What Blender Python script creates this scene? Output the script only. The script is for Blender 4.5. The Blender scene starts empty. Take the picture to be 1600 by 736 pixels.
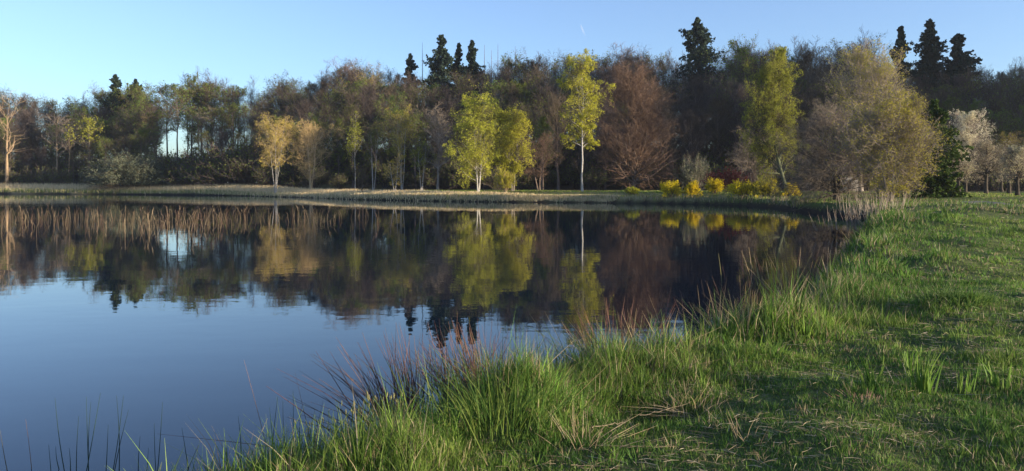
import bpy, math, random
import numpy as np
R = math.radians
rng = np.random.default_rng(7)
random.seed(7)
scene = bpy.context.scene

# ------------------------------------------------------------------ camera, sky, sun, exposure
F = 1209.0          # focal length in pixels of the 1600 px wide photograph
HOR = 287.0         # horizon row
EYE = 2.2           # eye height above the water
cam_d = bpy.data.cameras.new("camera")
cam = bpy.data.objects.new("camera", cam_d)
scene.collection.objects.link(cam)
cam.location = (0, 0, EYE)
cam.rotation_euler = (R(90), 0, 0)
cam_d.sensor_width = 36
cam_d.lens = 36 * F / 1600
cam_d.shift_y = -(368 - HOR) / 1600
cam_d.clip_start = 0.05
cam_d.clip_end = 20000
scene.camera = cam

SUN_EL = 8.3
SUN_AZ = 112.0       # clockwise from the view direction (+Y): low on the right, slightly behind the camera
world = bpy.data.worlds.new("World")
scene.world = world
world.use_nodes = True
wn = world.node_tree
bg = wn.nodes["Background"]
sky = wn.nodes.new("ShaderNodeTexSky")
sky.sky_type = 'NISHITA'
sky.sun_disc = False
sky.sun_elevation = R(SUN_EL)
sky.sun_rotation = R(SUN_AZ)
sky.altitude = 300
sky.air_density = 1.0
sky.dust_density = 0.9
sky.ozone_density = 4.0
air = wn.nodes.new("ShaderNodeHueSaturation")
air.inputs["Saturation"].default_value = 0.87
air.inputs["Hue"].default_value = 0.508
wn.links.new(sky.outputs[0], air.inputs["Color"])
wn.links.new(air.outputs[0], bg.inputs[0])
bg.inputs[1].default_value = 0.148

sun_d = bpy.data.lights.new("sun", 'SUN')
sun_d.energy = 5.0
sun_d.angle = R(0.5)
sun_d.color = (1.0, 0.83, 0.60)
sun = bpy.data.objects.new("sun", sun_d)
scene.collection.objects.link(sun)
sun.rotation_euler = (R(90 - SUN_EL), 0, R(180 - SUN_AZ))
scene.view_settings.view_transform = 'Standard'
scene.view_settings.look = 'None'
scene.view_settings.exposure = 1.25
scene.view_settings.gamma = 1.0
scene.cycles.max_bounces = 5
scene.cycles.diffuse_bounces = 2
scene.cycles.glossy_bounces = 3
scene.cycles.transmission_bounces = 3
scene.cycles.transparent_max_bounces = 6


def P(px, py, Y):
    return ((px - 800) / F * Y, Y, EYE + (HOR - py) / F * Y)


def XY(px, Y):
    return ((px - 800) / F * Y, Y)


# ------------------------------------------------------------------ object helpers
def link(o, parent=None):
    scene.collection.objects.link(o)
    if parent is not None:
        o.parent = parent
    return o


def props(o, label=None, cat=None, group=None, kind=None):
    if label: o["label"] = label
    if cat: o["category"] = cat
    if group: o["group"] = group
    if kind: o["kind"] = kind
    return o


def empty(name, loc, rz=0.0):
    o = bpy.data.objects.new(name, None)
    o.empty_display_size = 0.3
    o.location = loc
    o.rotation_euler = (0, 0, rz)
    return link(o)


def make_mesh(name, verts, faces, mats, mat_idx=None, col=None, smooth=False):
    """faces: list of int arrays (n,3) or (n,4)."""
    me = bpy.data.meshes.new(name)
    verts = np.asarray(verts, np.float32)
    me.vertices.add(len(verts))
    me.vertices.foreach_set("co", verts.ravel())
    loops = np.concatenate([f.ravel() for f in faces]).astype(np.int32)
    totals = np.concatenate([np.full(len(f), f.shape[1], np.int32) for f in faces])
    starts = np.concatenate([[0], np.cumsum(totals)[:-1]]).astype(np.int32)
    me.loops.add(len(loops))
    me.loops.foreach_set("vertex_index", loops)
    me.polygons.add(len(totals))
    me.polygons.foreach_set("loop_start", starts)
    me.polygons.foreach_set("loop_total", totals)
    for m in mats:
        me.materials.append(m)
    if mat_idx is not None:
        me.polygons.foreach_set("material_index", np.asarray(mat_idx, np.int32))
    if smooth:
        me.polygons.foreach_set("use_smooth", np.ones(len(totals), bool))
    if col is not None:
        a = me.color_attributes.new("Col", 'FLOAT_COLOR', 'POINT')
        c = np.ones((len(verts), 4), np.float32)
        c[:, :3] = col
        a.data.foreach_set("color", c.ravel())
    me.update(calc_edges=True)
    return me


class Geo:
    """collects arrays for one mesh"""
    def __init__(self):
        self.v, self.f, self.m, self.c, self.n = [], [], [], [], 0

    def add(self, v, f, m=0, c=None):
        v = np.asarray(v, np.float32).reshape(-1, 3)
        f = np.asarray(f, np.int64)
        self.f.append(f + self.n)
        self.v.append(v)
        self.m.append(np.full(len(f), m, np.int32))
        if c is not None:
            self.c.append(np.broadcast_to(c, (len(v), 3)))
        self.n += len(v)

    def mesh(self, name, mats, smooth=False):
        return make_mesh(name, np.concatenate(self.v), self.f, mats, np.concatenate(self.m),
                         np.concatenate(self.c) if self.c else None, smooth)

    def obj(self, name, mats, parent=None, smooth=False):
        return link(bpy.data.objects.new(name, self.mesh(name, mats, smooth)), parent)


def unit(v):
    return v / np.maximum(np.linalg.norm(v, axis=-1, keepdims=True), 1e-9)


def tubes(Pn, Rn, s, r=None):
    """polylines (N,K,3), radii (N,K) -> verts, quads; s=2 gives a thin ribbon."""
    r = r or rng
    N, K, _ = Pn.shape
    T = np.empty_like(Pn)
    T[:, 1:-1] = Pn[:, 2:] - Pn[:, :-2] if K > 2 else T[:, 1:-1]
    T[:, 0] = Pn[:, 1] - Pn[:, 0]
    T[:, -1] = Pn[:, -1] - Pn[:, -2]
    T = unit(T)
    a = unit(r.normal(size=(N, 1, 3)))
    U = unit(np.cross(T, a))
    V = np.cross(T, U)
    th = np.arange(s) * (2 * math.pi / s)
    ring = (np.cos(th)[None, None, :, None] * U[:, :, None, :] + np.sin(th)[None, None, :, None] * V[:, :, None, :])
    verts = Pn[:, :, None, :] + ring * Rn[:, :, None, None]
    idx = np.arange(N * K * s).reshape(N, K, s)
    if s == 2:
        q = np.stack([idx[:, :-1, 0], idx[:, :-1, 1], idx[:, 1:, 1], idx[:, 1:, 0]], -1).reshape(-1, 4)
    else:
        i2 = np.roll(idx, -1, axis=2)
        q = np.stack([idx[:, :-1], i2[:, :-1], i2[:, 1:], idx[:, 1:]], -1).reshape(-1, 4)
    return verts.reshape(-1, 3), q


def leaves(pos, size, r=None, flat=0.0):
    """small rhombic leaves at pos (N,3)"""
    r = r or rng
    N = len(pos)
    a = unit(r.normal(size=(N, 3)))
    b = r.normal(size=(N, 3))
    b[:, 2] *= (1 - flat)
    b = unit(np.cross(a, b))
    s = size * r.uniform(0.6, 1.3, (N, 1))
    v = np.stack([pos - a * s * .5, pos + b * s * .33, pos + a * s * .5, pos - b * s * .33], 1)
    q = np.arange(N * 4).reshape(N, 4)
    return v.reshape(-1, 3), q


def grow(Pp, Rp, m, t0, t1, ang, L, K=4, trop=0.0, rnd=0.15, rr=0.55, r=None, lenf=None, rmin=0.004, end=0.35, angv=0.25):
    r = r or rng
    N, K0, _ = Pp.shape
    t = (np.arange(m)[None, :] + r.uniform(0, 1, (N, m))) / m
    t = t0 + t * (t1 - t0)
    x = np.clip(t * (K0 - 1), 0, K0 - 1.001)
    i = x.astype(int)
    fr = (x - i)[..., None]
    ar = np.arange(N)[:, None]
    A, B = Pp[ar, i], Pp[ar, i + 1]
    pos = (A * (1 - fr) + B * fr).reshape(-1, 3)
    T = unit(B - A).reshape(-1, 3)
    rad = (Rp[ar, i] * (1 - fr[..., 0]) + Rp[ar, i + 1] * fr[..., 0]).reshape(-1)
    plen = np.linalg.norm(np.diff(Pp, axis=1), axis=2).sum(1)
    plen = np.repeat(plen, m)
    tt = t.reshape(-1)
    pr = unit(np.cross(T, r.normal(size=T.shape)))
    an = (ang(tt) if callable(ang) else ang) * (1 + angv * r.normal(size=len(tt)))
    d = np.cos(an)[:, None] * T + np.sin(an)[:, None] * pr
    ln = (L(tt) if callable(L) else L * plen) * r.uniform(0.7, 1.2, len(tt))
    if lenf is not None:
        ln = ln * lenf(tt)
    C = np.empty((len(pos), K, 3))
    C[:, 0] = pos
    step = (ln / (K - 1))[:, None]
    for k in range(1, K):
        d = d + r.normal(size=d.shape) * rnd
        d[:, 2] += trop / (K - 1)
        d = unit(d)
        C[:, k] = C[:, k - 1] + d * step
    r0 = np.maximum(rad * rr, rmin)
    Rc = r0[:, None] * np.linspace(1, end, K)[None, :]
    Rc = np.maximum(Rc, rmin * 0.6)
    return C, Rc


# ------------------------------------------------------------------ materials
def mat_new(name):
    m = bpy.data.materials.new(name)
    m.use_nodes = True
    nt = m.node_tree
    nt.nodes.clear()
    out = nt.nodes.new("ShaderNodeOutputMaterial")
    return m, nt, out


def ramp(nt, fac, stops):
    n = nt.nodes.new("ShaderNodeValToRGB")
    e = n.color_ramp.elements
    while len(e) < len(stops):
        e.new(0.5)
    for k, (p, c) in enumerate(stops):
        e[k].position = p
        e[k].color = (*c, 1)
    nt.links.new(fac, n.inputs[0])
    return n.outputs[0]


def noise(nt, scale, detail=3, coord="Object", rough=0.6, stretch=None):
    tc = nt.nodes.new("ShaderNodeTexCoord")
    src = tc.outputs["Object" if coord == "Position" else coord]
    if coord == "Position":
        g = nt.nodes.new("ShaderNodeNewGeometry")
        src = g.outputs["Position"]
    if stretch:
        mp = nt.nodes.new("ShaderNodeMapping")
        mp.inputs["Scale"].default_value = stretch
        nt.links.new(src, mp.inputs[0])
        src = mp.outputs[0]
    n = nt.nodes.new("ShaderNodeTexNoise")
    n.inputs["Scale"].default_value = scale
    n.inputs["Detail"].default_value = detail
    n.inputs["Roughness"].default_value = rough
    nt.links.new(src, n.inputs["Vector"])
    return n.outputs["Fac"]


def bark(name, c0, c1, scale=6, rough=0.9, vary=0.25, stretch=(1, 1, 0.25), bump=0.4):
    m, nt, out = mat_new(name)
    b = nt.nodes.new("ShaderNodeBsdfPrincipled")
    b.inputs["Roughness"].default_value = rough
    b.inputs["Specular IOR Level"].default_value = 0.15
    f = noise(nt, scale, 4, stretch=stretch)
    c = ramp(nt, f, [(0.3, c0), (0.7, c1)])
    oi = nt.nodes.new("ShaderNodeObjectInfo")
    hsv = nt.nodes.new("ShaderNodeHueSaturation")
    mr = nt.nodes.new("ShaderNodeMapRange")
    mr.inputs[3].default_value = 1 - vary
    mr.inputs[4].default_value = 1 + vary
    nt.links.new(oi.outputs["Random"], mr.inputs[0])
    nt.links.new(mr.outputs[0], hsv.inputs["Value"])
    nt.links.new(c, hsv.inputs["Color"])
    nt.links.new(hsv.outputs[0], b.inputs["Base Color"])
    if bump:
        bp = nt.nodes.new("ShaderNodeBump")
        bp.inputs["Strength"].default_value = bump
        bp.inputs["Distance"].default_value = 0.03
        nt.links.new(f, bp.inputs["Height"])
        nt.links.new(bp.outputs[0], b.inputs["Normal"])
    nt.links.new(b.outputs[0], out.inputs[0])
    return m


def birch_bark():
    m, nt, out = mat_new("birch_bark")
    b = nt.nodes.new("ShaderNodeBsdfPrincipled")
    b.inputs["Roughness"].default_value = 0.7
    f = noise(nt, 3.5, 5, stretch=(1.0, 1.0, 3.0), rough=0.7)
    c = ramp(nt, f, [(0.0, (0.03, 0.025, 0.02)), (0.38, (0.10, 0.09, 0.08)), (0.47, (0.36, 0.34, 0.31)), (1.0, (0.52, 0.49, 0.45))])
    nt.links.new(c, b.inputs["Base Color"])
    nt.links.new(b.outputs[0], out.inputs[0])
    return m


def leaf_mat(name, c0, c1, trans=0.4, scale=0.6, vary=0.15, huev=0.02):
    m, nt, out = mat_new(name)
    f = noise(nt, scale, 3, coord="Object")
    c = ramp(nt, f, [(0.3, c0), (0.7, c1)])
    oi = nt.nodes.new("ShaderNodeObjectInfo")
    hsv = nt.nodes.new("ShaderNodeHueSaturation")
    for inp, lo, hi in (("Value", 1 - vary, 1 + vary), ("Hue", 0.5 - huev, 0.5 + huev)):
        mr = nt.nodes.new("ShaderNodeMapRange")
        mr.inputs[3].default_value = lo
        mr.inputs[4].default_value = hi
        nt.links.new(oi.outputs["Random"], mr.inputs[0])
        nt.links.new(mr.outputs[0], hsv.inputs[inp])
    nt.links.new(c, hsv.inputs["Color"])
    d = nt.nodes.new("ShaderNodeBsdfDiffuse")
    t = nt.nodes.new("ShaderNodeBsdfTranslucent")
    mx = nt.nodes.new("ShaderNodeMixShader")
    mx.inputs[0].default_value = trans
    nt.links.new(hsv.outputs[0], d.inputs[0])
    nt.links.new(hsv.outputs[0], t.inputs[0])
    nt.links.new(d.outputs[0], mx.inputs[1])
    nt.links.new(t.outputs[0], mx.inputs[2])
    nt.links.new(mx.outputs[0], out.inputs[0])
    return m


def col_mat(name, trans=0.35, rough=0.6, spec=0.2):
    """colour comes from the mesh's own per-plant colour attribute (each blade has its own pigment)"""
    m, nt, out = mat_new(name)
    a = nt.nodes.new("ShaderNodeAttribute")
    a.attribute_name = "Col"
    d = nt.nodes.new("ShaderNodeBsdfPrincipled")
    d.inputs["Roughness"].default_value = rough
    d.inputs["Specular IOR Level"].default_value = spec
    t = nt.nodes.new("ShaderNodeBsdfTranslucent")
    mx = nt.nodes.new("ShaderNodeMixShader")
    mx.inputs[0].default_value = trans
    nt.links.new(a.outputs["Color"], d.inputs["Base Color"])
    nt.links.new(a.outputs["Color"], t.inputs[0])
    nt.links.new(d.outputs[0], mx.inputs[1])
    nt.links.new(t.outputs[0], mx.inputs[2])
    nt.links.new(mx.outputs[0], out.inputs[0])
    return m


M = dict(
    bark_brown=bark("bark_brown", (0.075, 0.055, 0.045), (0.16, 0.12, 0.095)),
    bark_purple=bark("bark_purple", (0.11, 0.085, 0.08), (0.21, 0.165, 0.145)),
    bark_grey=bark("bark_grey", (0.16, 0.14, 0.12), (0.30, 0.26, 0.22)),
    bark_tan=bark("bark_tan", (0.30, 0.22, 0.13), (0.48, 0.37, 0.23)),
    bark_dead=bark("bark_dead", (0.22, 0.155, 0.095), (0.38, 0.28, 0.18)),
    bark_dark=bark("bark_dark", (0.03, 0.025, 0.02), (0.08, 0.065, 0.05)),
    bark_moss=bark("bark_moss", (0.06, 0.075, 0.04), (0.13, 0.14, 0.08)),
    birch=birch_bark(),
    twig_red=bark("twig_red", (0.135, 0.085, 0.060), (0.22, 0.142, 0.100), bump=0),
    twig_brown=bark("twig_brown", (0.070, 0.055, 0.038), (0.135, 0.105, 0.070), bump=0),
    twig_purple=bark("twig_purple", (0.058, 0.046, 0.041), (0.11, 0.086, 0.074), bump=0),
    twig_grey=bark("twig_grey", (0.20, 0.16, 0.13), (0.34, 0.28, 0.23), bump=0),
    twig_tan=bark("twig_tan", (0.30, 0.215, 0.10), (0.46, 0.34, 0.165), bump=0),
    twig_pink=bark("twig_pink", (0.155, 0.125, 0.095), (0.265, 0.215, 0.165), bump=0),
    leaf_birch=leaf_mat("leaf_birch", (0.37, 0.37, 0.04), (0.54, 0.51, 0.07), huev=0.01),
    leaf_birch_dim=leaf_mat("leaf_birch_dim", (0.25, 0.29, 0.04), (0.38, 0.40, 0.06)),
    leaf_yellow=leaf_mat("leaf_yellow", (0.40, 0.40, 0.03), (0.55, 0.52, 0.05)),
    leaf_gold=leaf_mat("leaf_gold", (0.38, 0.28, 0.045), (0.50, 0.38, 0.06)),
    leaf_oak=leaf_mat("leaf_oak", (0.32, 0.29, 0.035), (0.44, 0.39, 0.055)),
    leaf_spring=leaf_mat("leaf_spring", (0.10, 0.15, 0.03), (0.20, 0.26, 0.05)),
    leaf_olive=leaf_mat("leaf_olive", (0.09, 0.115, 0.03), (0.17, 0.19, 0.045)),
    leaf_willow=leaf_mat("leaf_willow", (0.15, 0.18, 0.11), (0.22, 0.25, 0.16)),
    leaf_red=leaf_mat("leaf_red", (0.13, 0.035, 0.032), (0.22, 0.06, 0.05)),
    forsythia=leaf_mat("forsythia_flower", (0.68, 0.54, 0.02), (0.82, 0.68, 0.03), huev=0.004),
    blossom=leaf_mat("blossom", (0.66, 0.58, 0.40), (0.80, 0.72, 0.54)),
    blossom_pink=leaf_mat("blossom_pink", (0.42, 0.38, 0.22), (0.58, 0.51, 0.34)),
    needle=leaf_mat("needle", (0.018, 0.032, 0.024), (0.045, 0.065, 0.045), trans=0.1),
    needle_green=leaf_mat("needle_green", (0.030, 0.06, 0.018), (0.08, 0.13, 0.03), trans=0.15),
    blades=col_mat("grass_blades", trans=0.38),
    reed=col_mat("dry_reed", trans=0.2, rough=0.8, spec=0.1),
    stem=col_mat("rush_stem", trans=0.05, rough=0.6),
)

# ------------------------------------------------------------------ terrain
SHORE = np.array([
    (-2.6, 3.9), (-2.3, 4.5), (-1.95, 5.0), (-1.4, 5.5), (-0.85, 6.1), (-0.4, 6.7), (0.0, 7.25), (0.55, 7.85), (1.3, 8.55), (2.2, 9.25),
    (3.4, 10.3), (4.15, 11.8), (5.3, 14.2), (6.8, 17), (8.6, 20.5), (10.9, 25), (13.5, 30), (16.1, 35.5), (18.6, 40.5), (20.9, 45),
    (22.6, 49), (22.6, 56), (22.8, 61), (23.6, 66), (24.2, 72), (23.4, 77), (20.5, 81.5), (16, 85.5), (11.7, 88), (5, 90.5), (-1.5, 92),
    (-10, 97), (-21, 106), (-32, 121), (-46, 136), (-61, 148), (-85, 159), (-112, 166), (-150, 172), (-190, 168), (-230, 120),
    (-210, 40), (-120, -20), (-40, -8), (-14, -1.5), (-6, 0.4), (-3.4, 2.6)], float)


def shore_dist(x, y):
    """signed distance to the shoreline, positive on land"""
    x = np.asarray(x, float); y = np.asarray(y, float)
    d = np.full(x.shape, 1e9)
    inside = np.zeros(x.shape, bool)
    n = len(SHORE)
    for i in range(n):
        ax, ay = SHORE[i]; bx, by = SHORE[(i + 1) % n]
        ex, ey = bx - ax, by - ay
        t = np.clip(((x - ax) * ex + (y - ay) * ey) / (ex * ex + ey * ey), 0, 1)
        d = np.minimum(d, np.hypot(x - ax - t * ex, y - ay - t * ey))
        c = ((ay > y) != (by > y)) & (x < (bx - ax) * (y - ay) / (by - ay + 1e-12) + ax)
        inside ^= c
    return np.where(inside, -d, d)


def sst(a, b, v):
    t = np.clip((v - a) / (b - a), 0, 1)
    return t * t * (3 - 2 * t)


WAVES = [(rng.uniform(0, 6.28), rng.uniform(0, 6.28), w) for w in (0.9, 1.7, 2.9, 4.4, 7.0, 11.0, 18.0)]
MOUNDS = [  # x, y, radius x, radius y, height  : tussocky humps of the near bank
    (8.3, 15.0, 1.3, 0.8, 0.22), (5.7, 9.9, 0.55, 0.35, 0.14), (5.6, 13.6, 1.8, 0.9, 0.22), (12.5, 26.5, 4.0, 1.6, 0.28),
    (19.5, 30.0, 5.0, 2.0, 0.25), (3.0, 9.0, 0.6, 0.5, 0.24), (0.0, 5.9, 0.5, 0.45, 0.26), (-0.75, 4.7, 0.5, 0.5, 0.12), (1.05, 6.0, 0.6, 0.35, -0.16),
    (1.2, 7.2, 0.9, 0.5, 0.10), (4.9, 11.6, 1.3, 0.6, 0.20), (11.0, 19.0, 2.2, 1.0, 0.22), (14.5, 21.0, 2.5, 0.9, 0.18),
    (21.5, 38.0, 5.0, 2.0, 0.25), (26.0, 43.0, 6.0, 2.5, 0.2), (8.2, 18.5, 1.3, 1.1, 0.2), (2.2, 7.6, 0.5, 0.4, 0.10)]


def ground_z(x, y):
    x = np.asarray(x, float); y = np.asarray(y, float)
    d = shore_dist(x, y)
    far = sst(44, 70, y)
    # near bank plateau
    near_h = 0.42 + 0.16 * sst(0.6, 3.5, d) + 0.36 * sst(12, 30, y)
    far_h = 0.72 + 0.42 * sst(1, 9, d) - 0.42 * sst(-10, -50, x)
    h = near_h * (1 - far) + far_h * far
    w = 0.75 + 0.1 * far
    prof = np.where(d > 0, np.clip(d / w, 0, 1) ** 0.6, 0)
    z = h * prof + np.where(d < 0, np.maximum(d * 0.5, -0.9), 0)
    for k, (ph, pq, fr) in enumerate(WAVES):
        a = math.radians(37 * k + 20)
        u = x * math.cos(a) + y * math.sin(a); v = -x * math.sin(a) + y * math.cos(a)
        lim = np.clip(d / 3, 0, 1)
        z = z + lim * 0.035 / (1 + 0.35 * k) * np.sin(u * fr * 0.45 + ph + 0.8 * np.sin(v * fr * 0.31 + pq))
    for mx, my, rx, ry, mh in MOUNDS:
        z = z + np.where(d > 0, 1, 0) * np.clip(d / 0.8, 0, 1) * mh * np.exp(-((x - mx) / rx) ** 2 - ((y - my) / ry) ** 2)
    # wooded hill; the second, unseen rise on the right is added to shade the wood
    amp = 0.6 + 4.6 * sst(-78, -38, x) + 4.5 * sst(-35, 5, x)
    z = z + amp * sst(132, 215, y - 0.0 * x) * (1 - sst(420, 900, np.hypot(x, y)))
    z = z + 22 * sst(100, 135, x - 0.7 * np.maximum(y - 110, 0)) * sst(80, 105, y) * (1 - sst(420, 900, np.hypot(x, y)))
    return z


def gz(x, y):
    return float(ground_z(np.array([x]), np.array([y]))[0])


rad_s = [0.6]
while rad_s[-1] < 2600:
    r0 = rad_s[-1]
    if r0 < 18: rad_s.append(r0 + max(0.10, r0 * 0.012))
    elif r0 < 60: rad_s.append(r0 + 0.32)
    elif r0 < 175: rad_s.append(r0 + 0.7)
    else: rad_s.append(r0 * 1.06)
rad_s = np.array(rad_s)
ang_s = np.concatenate([np.arange(-180, -48, 3.0), np.arange(-48, 48, 0.2), np.arange(48, 180, 3.0)])
th = np.radians(ang_s)
GX = rad_s[:, None] * np.sin(th)[None, :]
GY = rad_s[:, None] * np.cos(th)[None, :]
GZ = ground_z(GX, GY)
nr, na = GX.shape
idx = np.arange(nr * na).reshape(nr, na)
nx = np.roll(idx, -1, axis=1)
quads = np.stack([idx[:-1], nx[:-1], nx[1:], idx[1:]], -1).reshape(-1, 4)[:, ::-1]
gv = np.stack([GX, GY, GZ], -1).reshape(-1, 3)
ctr = len(gv)
gv = np.concatenate([gv, [[0, 0, gz(0.01, 0.01)]]])
tris = np.stack([idx[0], nx[0], np.full(na, ctr)], -1)
# zones: r = woodland floor, g = dry bank, b = bare mud at the waterline
dd = shore_dist(gv[:, 0], gv[:, 1])
zone = np.zeros((len(gv), 3))
pxs = 800 + F * gv[:, 0] / np.maximum(gv[:, 1], 1)
zone[:, 0] = sst(112, 128, gv[:, 1] + 0.35 * np.maximum(gv[:, 0] - 20, 0) + 0.0)
zone[:, 1] = (gv[:, 1] > 60) * sst(9, 4, dd) * sst(1180, 1000, pxs) * (dd > 0) * 1.0
zone[:, 1] = np.maximum(zone[:, 1], (gv[:, 1] > 30) * sst(700, 560, pxs) * (dd > 0) * (dd < 60) * 0.8)
zone[:, 2] = sst(0.5, 0.1, dd)

m, nt, out = mat_new("ground_soil")
at = nt.nodes.new("ShaderNodeAttribute"); at.attribute_name = "Col"
sep = nt.nodes.new("ShaderNodeSeparateColor")
nt.links.new(at.outputs["Color"], sep.inputs[0])
fine = noise(nt, 9, 6, "Position", 0.7)
big = noise(nt, 0.8, 4, "Position", 0.6)


def mixc(nt, fac, a, b):
    mx = nt.nodes.new("ShaderNodeMix"); mx.data_type = 'RGBA'
    if isinstance(fac, float): mx.inputs[0].default_value = fac
    else: nt.links.new(fac, mx.inputs[0])
    nt.links.new(a, mx.inputs[6]); nt.links.new(b, mx.inputs[7])
    return mx.outputs[2]


g1 = ramp(nt, fine, [(0.30, (0.030, 0.040, 0.014)), (0.48, (0.060, 0.085, 0.022)), (0.62, (0.095, 0.12, 0.035)), (0.75, (0.20, 0.17, 0.09))])
g2 = ramp(nt, fine, [(0.3, (0.05, 0.06, 0.03)), (0.55, (0.11, 0.13, 0.04)), (0.7, (0.24, 0.20, 0.12))])
lawn = mixc(nt, big, g1, g2)
wood = ramp(nt, fine, [(0.3, (0.030, 0.026, 0.018)), (0.7, (0.09, 0.065, 0.042))])
dry = ramp(nt, fine, [(0.3, (0.16, 0.14, 0.06)), (0.7, (0.36, 0.30, 0.15))])
mud = ramp(nt, fine, [(0.3, (0.012, 0.010, 0.008)), (0.7, (0.04, 0.032, 0.024))])
c = mixc(nt, sep.outputs[0], lawn, wood)
c = mixc(nt, sep.outputs[1], c, dry)
c = mixc(nt, sep.outputs[2], c, mud)
b = nt.nodes.new("ShaderNodeBsdfPrincipled")
b.inputs["Roughness"].default_value = 0.95
b.inputs["Specular IOR Level"].default_value = 0.1
nt.links.new(c, b.inputs["Base Color"])
bp = nt.nodes.new("ShaderNodeBump"); bp.inputs["Strength"].default_value = 0.8; bp.inputs["Distance"].default_value = 0.06
nt.links.new(fine, bp.inputs["Height"]); nt.links.new(bp.outputs[0], b.inputs["Normal"])
nt.links.new(b.outputs[0], out.inputs[0])
M['ground'] = m
gm = make_mesh("ground", gv, [quads, tris], [M['ground']], col=zone, smooth=True)
props(link(bpy.data.objects.new("ground", gm)), kind="structure")

# ------------------------------------------------------------------ water
m, nt, out = mat_new("pond_water")
b = nt.nodes.new("ShaderNodeBsdfPrincipled")
b.inputs["Base Color"].default_value = (0.0012, 0.010, 0.021, 1)
b.inputs["Roughness"].default_value = 0.012
b.inputs["IOR"].default_value = 1.333
n1 = noise(nt, 0.55, 2, "Position", 0.5, (1.0, 1.6, 1.0))
n2 = noise(nt, 2.6, 2, "Position", 0.5, (1.0, 1.5, 1.0))
n3 = noise(nt, 0.035, 2, "Position", 0.5, (0.4, 2.0, 1.0))   # patches of stirred and calm water
pw = nt.nodes.new("ShaderNodeMapRange")
pw.inputs[1].default_value = 0.42; pw.inputs[2].default_value = 0.62
pw.inputs[3].default_value = 0.25; pw.inputs[4].default_value = 1.0
nt.links.new(n3, pw.inputs[0])
ad = nt.nodes.new("ShaderNodeMath"); ad.operation = 'MULTIPLY_ADD'
nt.links.new(n2, ad.inputs[0]); ad.inputs[1].default_value = 0.22; nt.links.new(n1, ad.inputs[2])
mu = nt.nodes.new("ShaderNodeMath"); mu.operation = 'MULTIPLY'
nt.links.new(ad.outputs[0], mu.inputs[0]); nt.links.new(pw.outputs[0], mu.inputs[1])
bp = nt.nodes.new("ShaderNodeBump"); bp.inputs["Strength"].default_value = 0.5; bp.inputs["Distance"].default_value = 0.012
nt.links.new(mu.outputs[0], bp.inputs["Height"]); nt.links.new(bp.outputs[0], b.inputs["Normal"])
nt.links.new(b.outputs[0], out.inputs[0])
M['water'] = m
wxs = np.linspace(-240, 30, 28); wys = np.linspace(-12, 180, 20)
WX, WY = np.meshgrid(wxs, wys)
wi = np.arange(WX.size).reshape(WX.shape)
wq = np.stack([wi[:-1, :-1], wi[:-1, 1:], wi[1:, 1:], wi[1:, :-1]], -1).reshape(-1, 4)
wm = make_mesh("water", np.stack([WX, WY, 0 * WX], -1).reshape(-1, 3), [wq], [M['water']])
props(link(bpy.data.objects.new("water", wm)), kind="structure")

# ------------------------------------------------------------------ gravel path on the meadow
pc = [P(1470, 0, 50)[:2], P(1510, 0, 45)[:2], P(1560, 0, 40.5)[:2], P(1620, 0, 38)[:2], P(1760, 0, 36)[:2], P(2000, 0, 35)[:2]]
pc = np.array(pc)
tt = np.linspace(0, len(pc) - 1, 90)
cx = np.interp(tt, range(len(pc)), pc[:, 0]); cy = np.interp(tt, range(len(pc)), pc[:, 1])
tg = unit(np.stack([np.gradient(cx), np.gradient(cy)], -1))
nn = np.stack([-tg[:, 1], tg[:, 0]], -1)
ws = np.linspace(-0.8, 0.8, 9)
px_ = cx[:, None] + nn[:, 0:1] * ws; py_ = cy[:, None] + nn[:, 1:2] * ws
pz_ = ground_z(px_, py_) + 0.03
pi_ = np.arange(px_.size).reshape(px_.shape)
pq_ = np.stack([pi_[:-1, :-1], pi_[1:, :-1], pi_[1:, 1:], pi_[:-1, 1:]], -1).reshape(-1, 4)
M['gravel'] = bark("gravel_surface", (0.13, 0.12, 0.09), (0.26, 0.24, 0.19), scale=12, stretch=(1, 1, 1))
pm = make_mesh("path", np.stack([px_, py_, pz_], -1).reshape(-1, 3), [pq_], [M['gravel']], smooth=True)
props(link(bpy.data.objects.new("path", pm)), kind="structure")
PATH = np.stack([cx, cy], -1)


# ------------------------------------------------------------------ tree builders
ENV = dict(
    oval=lambda t: np.sin(np.clip(t, 0.02, 1) ** 0.85 * math.pi) ** 0.7 * 0.92 + 0.10,
    dome=lambda t: np.sqrt(np.clip(1 - t ** 2.2, 0, 1)) * 0.92 + 0.06,
    cone=lambda t: (1 - t) ** 0.8 * 0.95 + 0.05,
    fan=lambda t: 0.35 + 0.65 * np.clip(t, 0, 1) * np.sqrt(np.clip(1.15 - t, 0, 1)) * 2.0,
    even=lambda t: 0.55 + 0.45 * np.sin(t * math.pi),
)


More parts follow.
